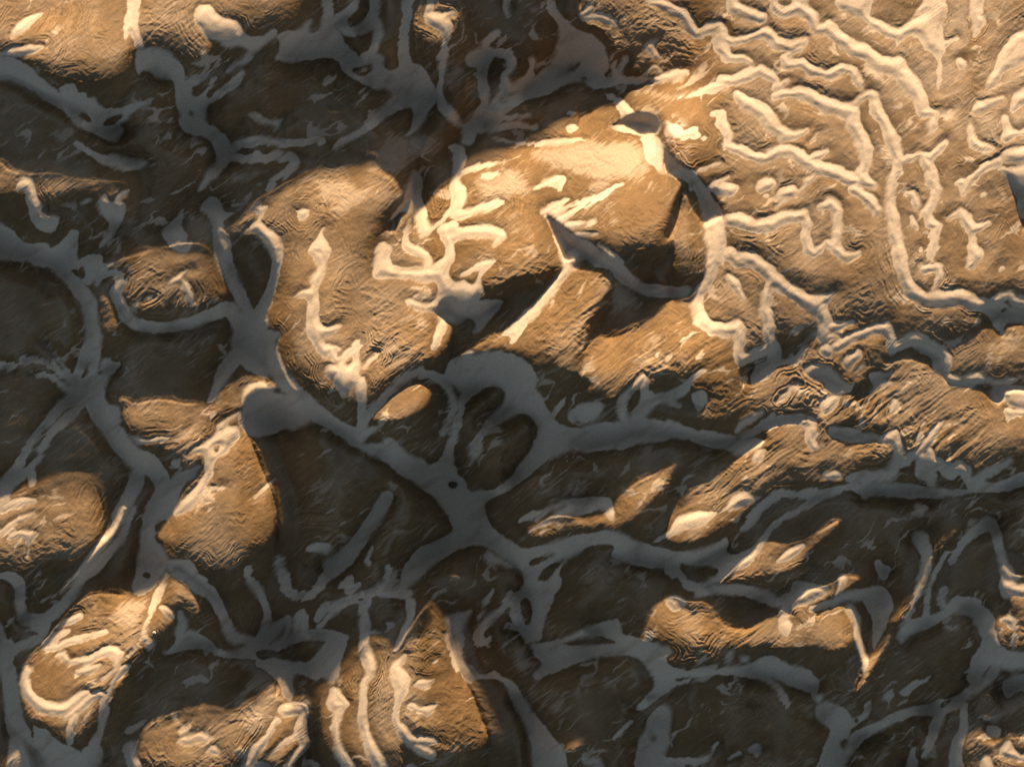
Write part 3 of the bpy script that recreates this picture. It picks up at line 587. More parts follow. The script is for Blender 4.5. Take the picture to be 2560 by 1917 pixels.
# smaller swells of the sunny slopes: x, y, half length, half width, turn (degrees), steepness against its surroundings
SWELLS = """
1740,60,170,70,10,.72  1580,110,80,50,0,.6  1930,40,90,50,0,.75  1700,250,90,60,-30,1.7  1590,350,120,70,-30,1.25  1900,250,120,90,0,1.05
1130,640,140,110,0,.6  1010,620,70,120,0,.65  905,640,50,130,15,.38  640,560,50,130,0,.7  860,800,150,60,-20,.75  1330,700,120,45,-25,.5  1640,690,90,70,-30,.55  860,470,130,45,0,1.45  720,640,60,160,0,.75  930,880,120,60,-40,.75
840,1000,110,40,10,.45  740,900,70,60,30,.6  1460,840,80,80,0,.75  1720,810,140,70,-35,1.25  1650,990,120,40,-10,.5  1480,970,90,40,0,.55
2100,800,120,60,10,.65  1950,690,130,70,0,.7  2310,770,150,60,10,.5  2400,1000,140,70,0,1.1  2150,1110,140,50,0,.8  1760,1180,110,50,-35,1.35
1900,1130,100,50,-20,.9  380,1450,90,110,-20,1.35  240,1720,120,60,0,.65  100,60,110,50,-20,1.5  300,110,60,90,0,1.45  510,120,110,60,0,.5
170,230,190,50,0,.5  650,70,120,60,0,.75  1170,1680,50,110,20,1.3  1090,1560,60,70,0,1.1  960,1800,160,60,0,.7  1230,1870,120,50,0,.6
590,1130,60,80,0,1.15  560,1350,140,60,0,.75  140,1200,110,60,0,1.1  80,1380,140,50,0,.6  1750,1560,70,60,0,1.25  2000,1620,150,50,10,.65
1780,1640,160,30,0,.45  1800,1340,90,40,-35,1.3  2150,700,70,50,0,.8  2050,520,90,60,0,.85  1850,620,60,40,0,.6  2240,400,60,150,0,.9  2060,210,110,40,15,.7
1500,520,120,80,-20,1.0  1400,430,160,60,-25,1.0  1560,700,60,50,0,.8  1240,430,100,40,-30,1.1  480,1480,60,60,0,.5  560,1060,80,40,0,.8
2440,160,280,260,0,1.2  1260,800,120,40,10,.7  1330,760,90,50,-40,1.1  2300,1290,100,40,0,.8  1960,1180,90,30,-10,.6  500,1780,120,60,0,.9  640,1750,60,60,0,1.3
"""

# ---------------------------------------------------------------- noise
_rng = np.random.RandomState(7)
_PERM = _rng.permutation(512).astype(np.int32)
_ANG = _rng.rand(512).astype(np.float32) * 2 * np.pi
_GX, _GY = np.cos(_ANG), np.sin(_ANG)


def gnoise(x, y, seed=0):
    """Gradient noise, about -1..1."""
    xi, yi = np.floor(x).astype(np.int32), np.floor(y).astype(np.int32)
    fx, fy = (x - xi).astype(np.float32), (y - yi).astype(np.float32)
    u, v = fx * fx * fx * (fx * (fx * 6 - 15) + 10), fy * fy * fy * (fy * (fy * 6 - 15) + 10)

    def g(ix, iy, dx, dy):
        h = _PERM[(_PERM[(ix + seed * 37) & 511] + iy) & 511]
        return _GX[h] * dx + _GY[h] * dy
    a, b = g(xi, yi, fx, fy), g(xi + 1, yi, fx - 1, fy)
    c, d = g(xi, yi + 1, fx, fy - 1), g(xi + 1, yi + 1, fx - 1, fy - 1)
    a += (b - a) * u
    c += (d - c) * u
    a += (c - a) * v
    return a * 1.5


def fbm(x, y, octaves=4, seed=0, gain=0.5, ridged=False):
    out, amp, tot = 0, 1.0, 0
    for k in range(octaves):
        n = gnoise(x * 2 ** k + 17.3 * k, y * 2 ** k - 9.1 * k, seed + k)
        if ridged:
            n = 1 - 2 * np.abs(n)
        out = out + amp * n
        tot += amp
        amp *= gain
    return out / tot


def blur(a, s):
    """Gaussian blur by separable convolution with reflected edges."""
    if s <= 0:
        return a
    r = int(3 * s + 1)
    k = np.exp(-0.5 * (np.arange(-r, r + 1) / s) ** 2)
    k = (k / k.sum()).astype(np.float32)
    for ax in (0, 1):
        p = [(0, 0), (0, 0)]
        p[ax] = (r, r)
        q = np.pad(a, p, mode='edge')
        o = np.zeros_like(a)
        n = a.shape[ax]
        for i, w in enumerate(k):
            o += w * (q[i:i + n] if ax == 0 else q[:, i:i + n])
        a = o
    return a


def smooth(x, a, b):
    t = np.clip((x - a) / (b - a), 0, 1)
    return t * t * (3 - 2 * t)


# ---------------------------------------------------------------- survey outlines -> signed distances
G = 2                                   # units per cell of the ground mesh
MARG = 96                               # cells of ground beyond the sheet on each side
NX, NY = SW // G + 2 * MARG + 1, SH // G + 2 * MARG + 1
C = 4                                   # units per cell of the outline fields
X0 = -MARG * G
CNX, CNY = (NX - 1) * G // C + 2, (NY - 1) * G // C + 2
FAR = 130.0
SHEET = {'T1': (0, 0), 'T2': (830, 0), 'T3': (1660, 0), 'T4': (0, 620), 'T5': (830, 620), 'T6': (1660, 620),
         'T7': (0, 1243), 'T8': (830, 1243), 'T9': (1660, 1243)}
SC = 900.0 / 2211.0


def chaikin(p):
    q = np.roll(p, -1, 0)
    return np.stack([p * .75 + q * .25, p * .25 + q * .75], 1).reshape(-1, 2)


def catmull(p, n=4):
    if len(p) < 3:
        return p
    e = np.vstack([2 * p[0] - p[1], p, 2 * p[-1] - p[-2]])
    out = []
    for i in range(1, len(e) - 2):
        a, b, c, d = e[i - 1], e[i], e[i + 1], e[i + 2]
        for k in range(n):
            t = k / n
            out.append(.5 * (2 * b + (c - a) * t + (2 * a - 5 * b + 4 * c - d) * t * t + (3 * b - a - 3 * c + d) * t ** 3))
    out.append(p[-1])
    return np.array(out)


def window(lo, hi):
    i0, i1 = max(0, int((lo[0] - FAR - X0) / C)), min(CNX, int((hi[0] + FAR - X0) / C) + 2)
    j0, j1 = max(0, int((lo[1] - FAR - X0) / C)), min(CNY, int((hi[1] + FAR - X0) / C) + 2)
    if i1 <= i0 or j1 <= j0:
        return None
    xs = (X0 + C * np.arange(i0, i1)).astype(np.float32)
    ys = (X0 + C * np.arange(j0, j1)).astype(np.float32)
    return (slice(j0, j1), slice(i0, i1)), xs[None, :], ys[:, None]


def poly_sdf(p):
    w = window(p.min(0), p.max(0))
    if w is None:
        return None, None
    sl, x, y = w
    d2 = np.full((y.shape[0], x.shape[1]), 1e9, np.float32)
    ins = np.zeros(d2.shape, bool)
    for a, b in zip(p, np.roll(p, -1, 0)):
        e = b - a
        L = max(float(e @ e), 1e-6)
        t = np.clip(((x - a[0]) * e[0] + (y - a[1]) * e[1]) / L, 0, 1)
        np.minimum(d2, (x - a[0] - t * e[0]) ** 2 + (y - a[1] - t * e[1]) ** 2, out=d2)
        if a[1] != b[1]:
            lo, hi = min(a[1], b[1]), max(a[1], b[1])
            ins ^= ((y >= lo) & (y < hi)) & (x < a[0] + (y - a[1]) * e[0] / e[1])
    d = np.sqrt(d2)
    return sl, np.where(ins, -d, d)


def ribbon_sdf(q):
    w = window((q[:, :2] - q[:, 2:]).min(0), (q[:, :2] + q[:, 2:]).max(0))
    if w is None:
        return None, None
    sl, x, y = w
    d = np.full((y.shape[0], x.shape[1]), 1e9, np.float32)
    for a, b in zip(q[:-1], q[1:]):
        e = b - a
        L = max(float(e[:2] @ e[:2]), 1e-6)
        t = np.clip(((x - a[0]) * e[0] + (y - a[1]) * e[1]) / L, 0, 1)
        np.minimum(d, np.hypot(x - a[0] - t * e[0], y - a[1] - t * e[1]) - (a[2] + t * e[2]), out=d)
    return sl, d


def read(table):
    for sheet, text in table.items():
        ox, oy = SHEET[sheet]
        for line in text.strip().splitlines():
            w = line.split()
            val = float(w.pop(1)) if w[0] == 'L' else 0.0
            p = np.array([[float(v) for v in s.split(',')] for s in w[1:]])
            p[:, :2] = p[:, :2] * SC + np.array([ox, oy])
            if w[0] == 'R':
                p[:, 2] *= SC * .5
            yield w[0], val, p, sheet


def survey():
    shape = (CNY, CNX)
    sand = np.full(shape, FAR, np.float32)
    dust = np.full(shape, FAR, np.float32)
    late = []
    for k, _, p, sheet in read(SAND):
        if k == 'R':
            if sheet in ('T3', 'T6'):
                p[:, 2] *= 1.08
                sl, d = ribbon_sdf(p)
            else:
                sl, d = ribbon_sdf(catmull(p))
        else:
            sl, d = poly_sdf(chaikin(p))
        if sl is None:
            continue
        if k == 'H':
            sand[sl] = np.maximum(sand[sl], -d)
        elif k == 'D':
            dust[sl] = np.minimum(dust[sl], d)
        else:
            sand[sl] = np.minimum(sand[sl], d)
    lit = np.full(shape, FAR, np.float32)
    face = np.zeros(shape, np.float32)
    for want in 'LD':
        for k, v, p, sheet in read(FACING):
            if k != want:
                continue
            sl, d = poly_sdf(chaikin(p))
            if sl is None:
                continue
            if k == 'L':
                face[sl] = np.where((d < 0) & (lit[sl] > 0), v, np.where(d < 0, np.maximum(face[sl], v), face[sl]))
                lit[sl] = np.minimum(lit[sl], d)
            else:
                lit[sl] = np.maximum(lit[sl], -d)
    # the sheet's edge values carry on outwards
    m = -X0 // C

    def extend(a):
        j1, i1 = m + SH // C, m + SW // C
        a = a[m + 1:j1, m + 1:i1]
        return np.pad(a, ((m + 1, CNY - j1), (m + 1, CNX - i1)), mode='edge')
    # steepness carries over between neighbouring slopes, then the swells go on top
    on = (face > 0).astype(np.float32)
    face = blur(face, 7) / np.maximum(blur(on, 7), 1e-3)
    xs, ys = X0 + C * np.arange(CNX)[None, :], X0 + C * np.arange(CNY)[:, None]
    for s in SWELLS.split():
        a, b, ra, rb, turn, k = map(float, s.split(','))
        t = math.radians(turn)
        p, q = (xs - a) * math.cos(t) + (ys - b) * math.sin(t), (ys - b) * math.cos(t) - (xs - a) * math.sin(t)
        face = face * (1 + (k - 1) * np.exp(-.7 * ((p / ra) ** 2 + (q / rb) ** 2)))
    # each sunny slope rounds over towards its crest
    up_, dn = np.zeros(shape, np.float32), np.zeros(shape, np.float32)
    for j in range(1, CNY):
        up_[j] = np.where(lit[j] < 0, up_[j - 1] + C, 0)
        dn[-1 - j] = np.where(lit[-1 - j] < 0, dn[-j] + C, 0)
    dn[lit < 0] += 0
    reach = np.clip(.6 * (up_ + dn), 20, 105)
    roll = np.clip(blur(.17 + .93 * smooth(dn / reach, 0, 1), 3), 0, 1.05) * (.45 + .55 * smooth(-lit, 0, 34) + .55 * np.exp(-up_ / 60) * (1 - smooth(-lit, 0, 34)))
    crisp = np.zeros(shape, np.float32)
    for cx, cy, r in ((1690, 440, 75), (1385, 560, 55), (1600, 290, 50), (1425, 650, 40), (2140, 1600, 60), (630, 1120, 90), (1190, 1680, 90), (1560, 330, 60), (240, 1290, 90), (1290, 640, 80)):
        crisp = np.maximum(crisp, np.exp(-((xs - cx) ** 2 + (ys - cy) ** 2) / r ** 2))
    face = face * (roll + (1 - roll) * crisp)
    # distance from the broad washes (narrow tongues of sand climb the hills and do not count)
    wash = np.where(sand < -14, 0, 500).astype(np.float32)
    for _ in range(40):
        p = np.pad(wash, 1, mode='edge')
        wash = np.minimum(wash, np.minimum(np.minimum(p[:-2, 1:-1], p[2:, 1:-1]), np.minimum(p[1:-1, :-2], p[1:-1, 2:])) + C)
        wash = np.minimum(wash, np.minimum(np.minimum(p[:-2, :-2], p[2:, 2:]), np.minimum(p[2:, :-2], p[:-2, 2:])) + C * 1.414)
    wash = np.minimum(blur(np.clip(wash - 14, 0, 150), 2), np.clip(sand + 60, 0, 150))
    return extend(sand), extend(dust), extend(lit), extend(wash), extend(face.astype(np.float32))


def up(a, x, y):
    """Sample an outline field bilinearly at sheet positions."""
    fx = np.clip((x - X0) / C, 0, CNX - 1.001)
    fy = np.clip((y - X0) / C, 0, CNY - 1.001)
    i, j = fx.astype(np.int32), fy.astype(np.int32)
    fx, fy = fx - i, fy - j
    return ((a[j, i] * (1 - fx) + a[j, i + 1] * fx) * (1 - fy) + (a[j + 1, i] * (1 - fx) + a[j + 1, i + 1] * fx) * fy).astype(np.float32)


# ---------------------------------------------------------------- height of the ground above the sun's plane
def cg(wy, wx, g, pen, tgt, u, h, iters):
    """Least squares for u: du/dy = g (weight wy), du/dx = 0 (weight wx), u = tgt (weight pen)."""
    wyf = .5 * (wy[1:] + wy[:-1]) / h ** 2
    wxf = .5 * (wx[:, 1:] + wx[:, :-1]) / h ** 2
    gf = .5 * (g[1:] + g[:-1]) * h

    def A(v):
        o = pen * v
        f = wyf * (v[1:] - v[:-1])
        o[1:] += f
        o[:-1] -= f
        f = wxf * (v[:, 1:] - v[:, :-1])
        o[:, 1:] += f
        o[:, :-1] -= f
        return o
    diag = pen.copy()
    diag[1:] += wyf
    diag[:-1] += wyf
    diag[:, 1:] += wxf
    diag[:, :-1] += wxf
    b = pen * tgt
    f = wyf * gf
    b[1:] += f
    b[:-1] -= f
    r = b - A(u)
    z = r / diag
    p = z.copy()
    rz = float((r * z).sum())
    for _ in range(iters):
        q = A(p)
        al = rz / float((p * q).sum())
        u = u + al * p
        r -= al * q
        z = r / diag
        rn = float((r * z).sum())
        p = z + (rn / rz) * p
        rz = rn
    return u


def crest_line(u, lit):
    """Highest lit ground met so far on the way down each sun ray."""
    return np.maximum.accumulate(np.where(lit, u, -1e6), 0)


def shape_ground(litd, face):
    u = None
    for h in (16, 8, 4):
        s = h // C
        ld, fc = litd[::s, ::s].astype(np.float64), face[::s, ::s].astype(np.float64)
        lit = ld < 0
        g = np.where(lit, fc, 0)
        wy = np.where(lit, 1.0, .004)
        wx = np.where(lit, .06, .01)
        if u is None:
            u = np.cumsum(g, 0) * h * .4
        else:
            u = np.repeat(np.repeat(u, 2, 0), 2, 1)
            u = np.pad(u, ((0, max(0, ld.shape[0] - u.shape[0])), (0, max(0, ld.shape[1] - u.shape[1]))), mode='edge')[:ld.shape[0], :ld.shape[1]]
            u = blur(u.astype(np.float32), 1).astype(np.float64)
        pen = np.full(ld.shape, 1e-9)
        tgt = u.copy()
        for rnd in range(9 if h == 16 else (6 if h == 8 else 4)):
            u = cg(wy, wx, g, pen, tgt, u, h, 250 if h == 16 else (120 if h == 8 else 60))
            m = crest_line(u, lit)
            first = u[np.argmax(lit, 0), np.arange(u.shape[1])]       # a made-up crest beyond the sheet throws the first shadow
            first = np.where(lit.any(0), first, u[0] + 30)
            m = np.where(m < -1e5, first[None, :], m)
            depth = np.clip(.6 * ld, 0, 94)
            low = lit & (u < m - .5)
            high = (~lit) & (u > m - depth)
            pen = np.where(low, 2e-2, np.where(high, 3e-3, 1e-9))
            tgt = np.where(low, m, np.where(high, m - depth, u))
    return u.astype(np.float32)


def settle(u, lit, ld, rise, deep, slope):
    """Walk down the sun rays: lit ground stays on or above the ray that grazes the last crest, shaded ground below it."""
    def lowest(a):
        for k in (1, 2, 4, 8, 12):
            b = np.pad(a, k, mode='edge')
            a = np.minimum(np.minimum(b[:-2 * k], b[2 * k:]), a)
        b = np.cumsum(np.pad(a, (20, 21), mode='edge'))
        return (b[41:] - b[:-41])[:len(a)] / 41
    u = u.copy()
    first = np.where(lit.any(0), u[np.argmax(lit, 0), np.arange(u.shape[1])], u[0] + 14)
    m = np.where(lit[0], u[0], first)
    u[0] = m  # margin row raised as an unseen ridge, added to shade the columns below
    for j in range(1, u.shape[0]):
        d = np.clip(slope * ld[j], 0, deep)
        up_ = np.clip(u[j], m + rise, m + 1.3 * G)
        dn = np.minimum(u[j], m - d - (m - lowest(m)) * smooth(ld[j], 4, 60))
        u[j] = np.where(lit[j], up_, dn)
        m = np.where(lit[j], u[j], m)
    return u


def broken(x, y):
    return smooth(x - .8 * y, 900, 1250)


def build_fields():
    sand_c, dust_c, lit_c, wash_c, face_c = survey()
    base_c = shape_ground(lit_c, face_c)
    x = (X0 + G * np.arange(NX, dtype=np.float32))[None, :].repeat(NY, 0)
    y = (X0 + G * np.arange(NY, dtype=np.float32))[:, None].repeat(NX, 1)
    # ragged outlines
    wx = fbm(x / 60, y / 60, 3, 1) * 7 + fbm(x / 13, y / 13, 2, 5) * 2.2
    wy = fbm(x / 60, y / 60, 3, 11) * 7 + fbm(x / 13, y / 13, 2, 15) * 2.2
    sand = up(sand_c, x + wx, y + wy)
    # the thin drifts of the upper slopes are broken and uneven
    sand = sand + broken(x, y) * (5 * fbm(x / 34, y / 30, 2, 17, .5) - .5) * smooth(-sand, 40, 10)
    dust = up(dust_c, x + 2 * wx, y + 2 * wy)
    ld = up(lit_c, x + .35 * wx, y + .35 * wy)
    lit = ld < 0
    soft = smooth(-blur(np.clip(ld, -40, 40), 5), -8, 8)          # 1 on slopes towards the sun
    base = settle(up(base_c, x, y), lit, ld, 0.03 * G, 95, .6)
    base = blur(base, 2.0)
    # drifts are rounded, hills stand above the sandy washes
    inside = np.clip(-sand, 0, 60)
    outside = np.clip(sand, 0, FAR)
    away = up(wash_c, x + wx, y + wy)
    dune = smooth(inside, 0, 24) * (4.0 - 2.6 * smooth(ld, 10, 50))
    hill = (1 - np.exp(-outside / 24)) * 7 + ((1 - np.exp(-away / 12)) * 16 + (1 - np.exp(-away / 60)) * 72) * smooth(ld, 10, 110)
    roll = fbm(x / 170, y / 130, 3, 21) * 4 * smooth(sand, -10, 25)
    # gullied mounds in the shade
    deep = smooth(ld, 25, 110) * smooth(away, 4, 50)
    mound = fbm((x + .5 * y) / 130, (y - .3 * x) / 95, 3, 25) * 24 + fbm((x + wx * 2) / 48, (y + wy * 2) / 48, 3, 28, .5, True) * 7
    u = base + dune + hill + roll + deep * mound
    u = settle(u, lit, ld, .015 * G, 4, .07)
    u = blur(u, .8)
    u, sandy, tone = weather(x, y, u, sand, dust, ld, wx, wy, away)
    z = u - TAN * y
    return dict(sandy=sandy, tone=tone, base=base, x=x, y=y, z=z, u=u, sand=sand, dust=dust, ld=ld, lit=lit, soft=soft, wx=wx, wy=wy)


def weather(x, y, u, sand, dust, ld, wx, wy, away):
    """Layering, gullies and wind streaks in the clay, ripples in the sand; and how sandy and how pale each spot is."""
    clay = smooth(sand, -2, 8)
    out = np.clip(sand, 0, FAR)
    # broad clumps that decide which weathering shows where
    k1, k2 = fbm(x / 150, y / 150, 2, 31), fbm(x / 110, y / 110, 2, 41)
    k3 = fbm(x / 130, y / 130, 2, 51)
    for cx, cy, r in ((1480, 430, 110), (1600, 560, 80), (1400, 790, 90), (1690, 900, 110), (1300, 700, 90), (2020, 950, 100), (2250, 1150, 120), (620, 1130, 90),
                      (1120, 1740, 110), (1800, 1610, 90), (190, 220, 110), (1600, 110, 90), (1150, 560, 80), (960, 860, 90), (300, 1560, 100), (1250, 470, 70)):
        k2 = k2 + .75 * np.exp(-((x - cx) ** 2 + (y - cy) ** 2) / r ** 2)
    for cx, cy, r in ((770, 930, 80), (690, 620, 60), (500, 140, 90), (180, 70, 90), (2020, 980, 70), (2180, 1040, 70), (1880, 590, 80), (2320, 700, 120),
                      (1850, 1420, 70), (2000, 1500, 60), (1850, 1180, 80), (1000, 1700, 70), (440, 760, 70), (1720, 350, 70), (970, 870, 60), (310, 1100, 70),
                      (560, 1400, 60), (1060, 70, 70), (1150, 190, 60), (90, 520, 70), (2440, 1800, 60), (1700, 1650, 70), (2080, 900, 60)):
        k1 = k1 + .7 * np.exp(-((x - cx) ** 2 + (y - cy) ** 2) / r ** 2)
        k2 = k2 - .35 * np.exp(-((x - cx) ** 2 + (y - cy) ** 2) / r ** 2)
    # layers follow the foot of each hill
    p = sand + 15 * fbm(x / 120, y / 120, 3, 61) + 4 * k1 + .6 * wx
    edge = np.exp(-out / 45)
    bed = np.sin(2 * np.pi * (p / 13 + 1.2 * gnoise(p / 23, x / 400, 71)))
    bed2 = np.sin(2 * np.pi * (p / 6.6 + .7 * gnoise(p / 11, x / 300, 73)))
    beds = (bed * 1.0 + bed2 * .4) * (smooth(k1, -.12, .45) + .8 * smooth(k1, .4, .9)) * (.45 + .55 * edge) * smooth(fbm(x / 45, y / 45, 2, 77), -.35, .25)
    # broken scarps across the slope
    sx, sy = x + 22 * fbm(x / 70, y / 70, 2, 81), y + 20 * fbm(x / 60, y / 60, 3, 91)
    scarp = fbm(sx / 46 + .25 * sy / 46, sy / 20 - .2 * sx / 20, 4, 101, .55, True)
    scarps = scarp * 2.5 * smooth(k2, .05, .5)
    # wind streaks rising to the north-east
    a, b = .8 * x - .6 * y, .6 * x + .8 * y
    b = b + 12 * fbm(x / 90, y / 90, 2, 111)
    streak = fbm(a / 75, b / 7.5, 3, 121, .6)
    streaks = streak * 1.3 * smooth(k3, -.15, .3)
    # long ribs running down the big slopes
    ribs = 0
    for cx, cy, r in ((1690, 870, 120), (1480, 810, 110), (1330, 720, 90), (1760, 1180, 90), (1890, 1120, 90), (1600, 1010, 110), (2150, 1020, 110), (2350, 1130, 110),
                      (1000, 880, 90), (300, 1700, 110), (1450, 1150, 110), (1880, 1600, 80)):
        ribs = ribs + np.exp(-((x - cx) ** 2 + (y - cy) ** 2) / r ** 2)
    ribs = fbm(a / 170, b / 21, 3, 125, .55) * 6.0 * np.clip(ribs, 0, 1)
    rough = fbm(x / 11, y / 11, 4, 131, .6)
    streaks = streaks * (1 + .3 * smooth(ld, 0, 40))
    calm = 1 - .5 * np.exp(-((x - 2180) / 330) ** 2 - ((y - 330) / 420) ** 2)
    u = u + clay * calm * (beds + scarps + ribs + streaks + .8 * rough + .9 * fbm(x / 38, y / 30, 3, 141))
    # sand: ripples here and there, slumps along the upper rim
    rp = np.sin(2 * np.pi * (b / 6.5 + .8 * fbm(x / 30, y / 30, 2, 151))) * smooth(fbm(x / 80, y / 80, 2, 161), .12, .4)
    u = u + (1 - clay) * (.16 * rp + .35 * fbm(x / 34, y / 26, 3, 171) + .05 * rough)
    # how sandy: drifts, feathered margins, dusted ground
    feather = 2.0 + 7 * smooth(fbm(x / 90, y / 90, 2, 181), -.1, .4)
    fray = fbm(a / 46, b / 5.5, 3, 191, .6)
    tongues = fbm(a / 95, b / 13, 3, 195, .55)
    sand = sand - 13 * (.3 + .7 * smooth(away, 8, 50)) * tongues * smooth(fbm(x / 160, y / 160, 2, 197), -.25, .2) * smooth(np.abs(sand), 60, 0)
    sandy = smooth(-(sand + 5 * fray * smooth(feather, 3, 7)) / feather, -1, 1)
    dusty = smooth(-dust / 30 + .75 * fray + .5 * tongues + .35 * k2, -.1, .75) * .48
    film = smooth(.8 * fray + .7 * tongues + 1.0 * k3 + .3 * k1, .22, .95) * .42
    wisp = smooth(tongues + .35 * fray + .5 * fbm(x / 140, y / 140, 2, 199), .46, .7) * .45
    film = np.maximum(film, wisp * smooth(ld, -30, 30) * .8)
    sandy = np.maximum(sandy, np.maximum(dusty, film) * (1 - .6 * np.exp(-out / 10)))
    bands = (.6 * bed + .4 * bed2) * smooth(k1, -.1, .5)
    # thin branching drifts caught in the gullies
    tx, ty = x + 30 * fbm(x / 110, y / 110, 3, 221) + 1.5 * wx, y + 30 * fbm(x / 110, y / 110, 3, 231) + 1.5 * wy
    ta, tb = .8 * tx - .6 * ty, .6 * tx + .8 * ty
    vein = np.abs(fbm(ta / 170, tb / 52, 3, 241, .42))
    vein = smooth(.0 + .10 * smooth(fbm(x / 60, y / 60, 2, 251), -.25, .6) - vein + .05 * fray, -.02, .035)
    vein = vein * smooth(fbm(x / 190, y / 190, 2, 261) + .2 * broken(x, y), -.06, .2)
    sandy = np.maximum(sandy, .72 * vein * (1 - .85 * np.exp(-((x - 1480) / 260) ** 2 - ((y - 520) / 230) ** 2)))
    pale = np.exp(-((x - 2420) / 330) ** 2 - ((y - 180) / 330) ** 2)
    sandy = np.maximum(sandy, pale * smooth(.6 * fray + .8 * tongues + k3, -.7, .7) * .55)
    # old clay wash lies in faint trails on the sand
    trail = fbm(a / 120, b / 34, 4, 271, .6)
    sandy = sandy * (1 - .34 * smooth(trail, .0, .6) - .10 * smooth(fbm(x / 9, y / 9, 2, 281), 0, 1))
    # gentle ground paler: thin dust, also painted in place of sky-lit tops
    zs = blur(u - TAN * y, 4)
    gy, gx = np.gradient(zs, G)
    gentle = 1 - smooth(np.hypot(gx, gy), .12, .6)
    sandy = np.maximum(sandy, gentle * (.10 + .2 * smooth(k3 + .5 * fray, -.5, .6)))
    tone = .48 + .44 * fbm(x / 150, y / 150, 5, 201) + .16 * streak + .2 * fbm(a / 24, b / 9, 3, 211) + .24 * bands
    tone = tone - .13 * np.exp(-out / 16)                        # hill feet darkened in the colour to deepen the shade beside the sand
    return u.astype(np.float32), np.clip(sandy, 0, 1).astype(np.float32), np.clip(tone, 0, 1).astype(np.float32)


# ---------------------------------------------------------------- materials
def mat(name):
    m = bpy.data.materials.new(name)
    m.use_nodes = True
    nt = m.node_tree
    b = nt.nodes['Principled BSDF']
    b.inputs['Roughness'].default_value = .95
    b.inputs['Specular IOR Level'].default_value = .12
    return m, nt, b


def ground_material():
    m, nt, b = mat('clay_and_sand')
    N, Lk = nt.nodes, nt.links

    def node(t, **kw):
        n = N.new(t)
        for k, v in kw.items():
            setattr(n, k, v)
        return n
    sandy = node('ShaderNodeAttribute', attribute_name='sandy')
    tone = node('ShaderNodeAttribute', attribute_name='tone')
    tc = node('ShaderNodeTexCoord')
    grain = node('ShaderNodeTexNoise')
    grain.inputs['Scale'].default_value = 2.6
    grain.inputs['Detail'].default_value = 6
    grain.inputs['Roughness'].default_value = .75
    Lk.new(tc.outputs['Object'], grain.inputs['Vector'])
    mix = node('ShaderNodeMath', operation='MULTIPLY_ADD')
    Lk.new(grain.outputs['Fac'], mix.inputs[0])
    mix.inputs[1].default_value = .75
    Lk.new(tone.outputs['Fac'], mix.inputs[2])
    scl = node('ShaderNodeMath', operation='MULTIPLY')
    Lk.new(mix.outputs[0], scl.inputs[0])
    scl.inputs[1].default_value = .72
    ramp = node('ShaderNodeValToRGB')
    r = ramp.color_ramp
    r.elements[0].position, r.elements[0].color = .2, (.06, .042, .024, 1)
    r.elements[1].position, r.elements[1].color = 1.0, (.245, .17, .096, 1)
    e = r.elements.new(.7)
    e.color = (.148, .097, .049, 1)
    Lk.new(scl.outputs[0], ramp.inputs['Fac'])
    sr = node('ShaderNodeValToRGB')
    sr.color_ramp.elements[0].position, sr.color_ramp.elements[0].color = .3, (.33, .287, .236, 1)
    sr.color_ramp.elements[1].position, sr.color_ramp.elements[1].color = .7, (.50, .436, .36, 1)
    Lk.new(grain.outputs['Fac'], sr.inputs['Fac'])
    mx = node('ShaderNodeMix', data_type='RGBA')
    Lk.new(sandy.outputs['Fac'], mx.inputs['Factor'])
    Lk.new(ramp.outputs['Color'], mx.inputs['A'])
    Lk.new(sr.outputs['Color'], mx.inputs['B'])
    Lk.new(mx.outputs['Result'], b.inputs['Base Color'])
    bump = node('ShaderNodeBump')
    bump.inputs['Distance'].default_value = .12
    st = node('ShaderNodeMath', operation='MULTIPLY_ADD')
    Lk.new(sandy.outputs['Fac'], st.inputs[0])
    st.inputs[1].default_value = -.38
    st.inputs[2].default_value = .5
    Lk.new(st.outputs[0], bump.inputs['Strength'])
    Lk.new(grain.outputs['Fac'], bump.inputs['Height'])
    Lk.new(bump.outputs['Normal'], b.inputs['Normal'])
    return m


def rock_material(name, dark, light, scale):
    m, nt, b = mat(name)
    n = nt.nodes.new('ShaderNodeTexNoise')
    n.inputs['Scale'].default_value = scale
    n.inputs['Detail'].default_value = 5
    tc = nt.nodes.new('ShaderNodeTexCoord')
    r = nt.nodes.new('ShaderNodeValToRGB')
    r.color_ramp.elements[0].position, r.color_ramp.elements[0].color = .35, (*dark, 1)
    r.color_ramp.elements[1].position, r.color_ramp.elements[1].color = .6, (*light, 1)
    nt.links.new(tc.outputs['Object'], n.inputs['Vector'])
    nt.links.new(n.outputs['Fac'], r.inputs['Fac'])
    nt.links.new(r.outputs['Color'], b.inputs['Base Color'])
    return m


# ---------------------------------------------------------------- meshes
def grid_mesh(name, co, nrm, quads, attrs, material, kind):
    used, inv = np.unique(quads, return_inverse=True)
    q = inv.reshape(-1, 4).astype(np.int32)
    me = bpy.data.meshes.new(name)
    me.vertices.add(len(used))
    me.vertices.foreach_set('co', co[used].astype(np.float32).ravel())
    me.loops.add(q.size)
    me.loops.foreach_set('vertex_index', q.ravel())
    me.polygons.add(len(q))
    me.polygons.foreach_set('loop_start', np.arange(0, q.size, 4, dtype=np.int32))
    me.polygons.foreach_set('use_smooth', np.ones(len(q), bool))
    for k, v in attrs.items():
        at = me.attributes.new(k, 'FLOAT', 'POINT')
        at.data.foreach_set('value', v[used].astype(np.float32))
    me.update(calc_edges=True)
    me.normals_split_custom_set_from_vertices(nrm[used].astype(np.float32).tolist())
    me.materials.append(material)
    o = bpy.data.objects.new(name, me)
    o['kind'] = kind
    scene.collection.objects.link(o)
    return o


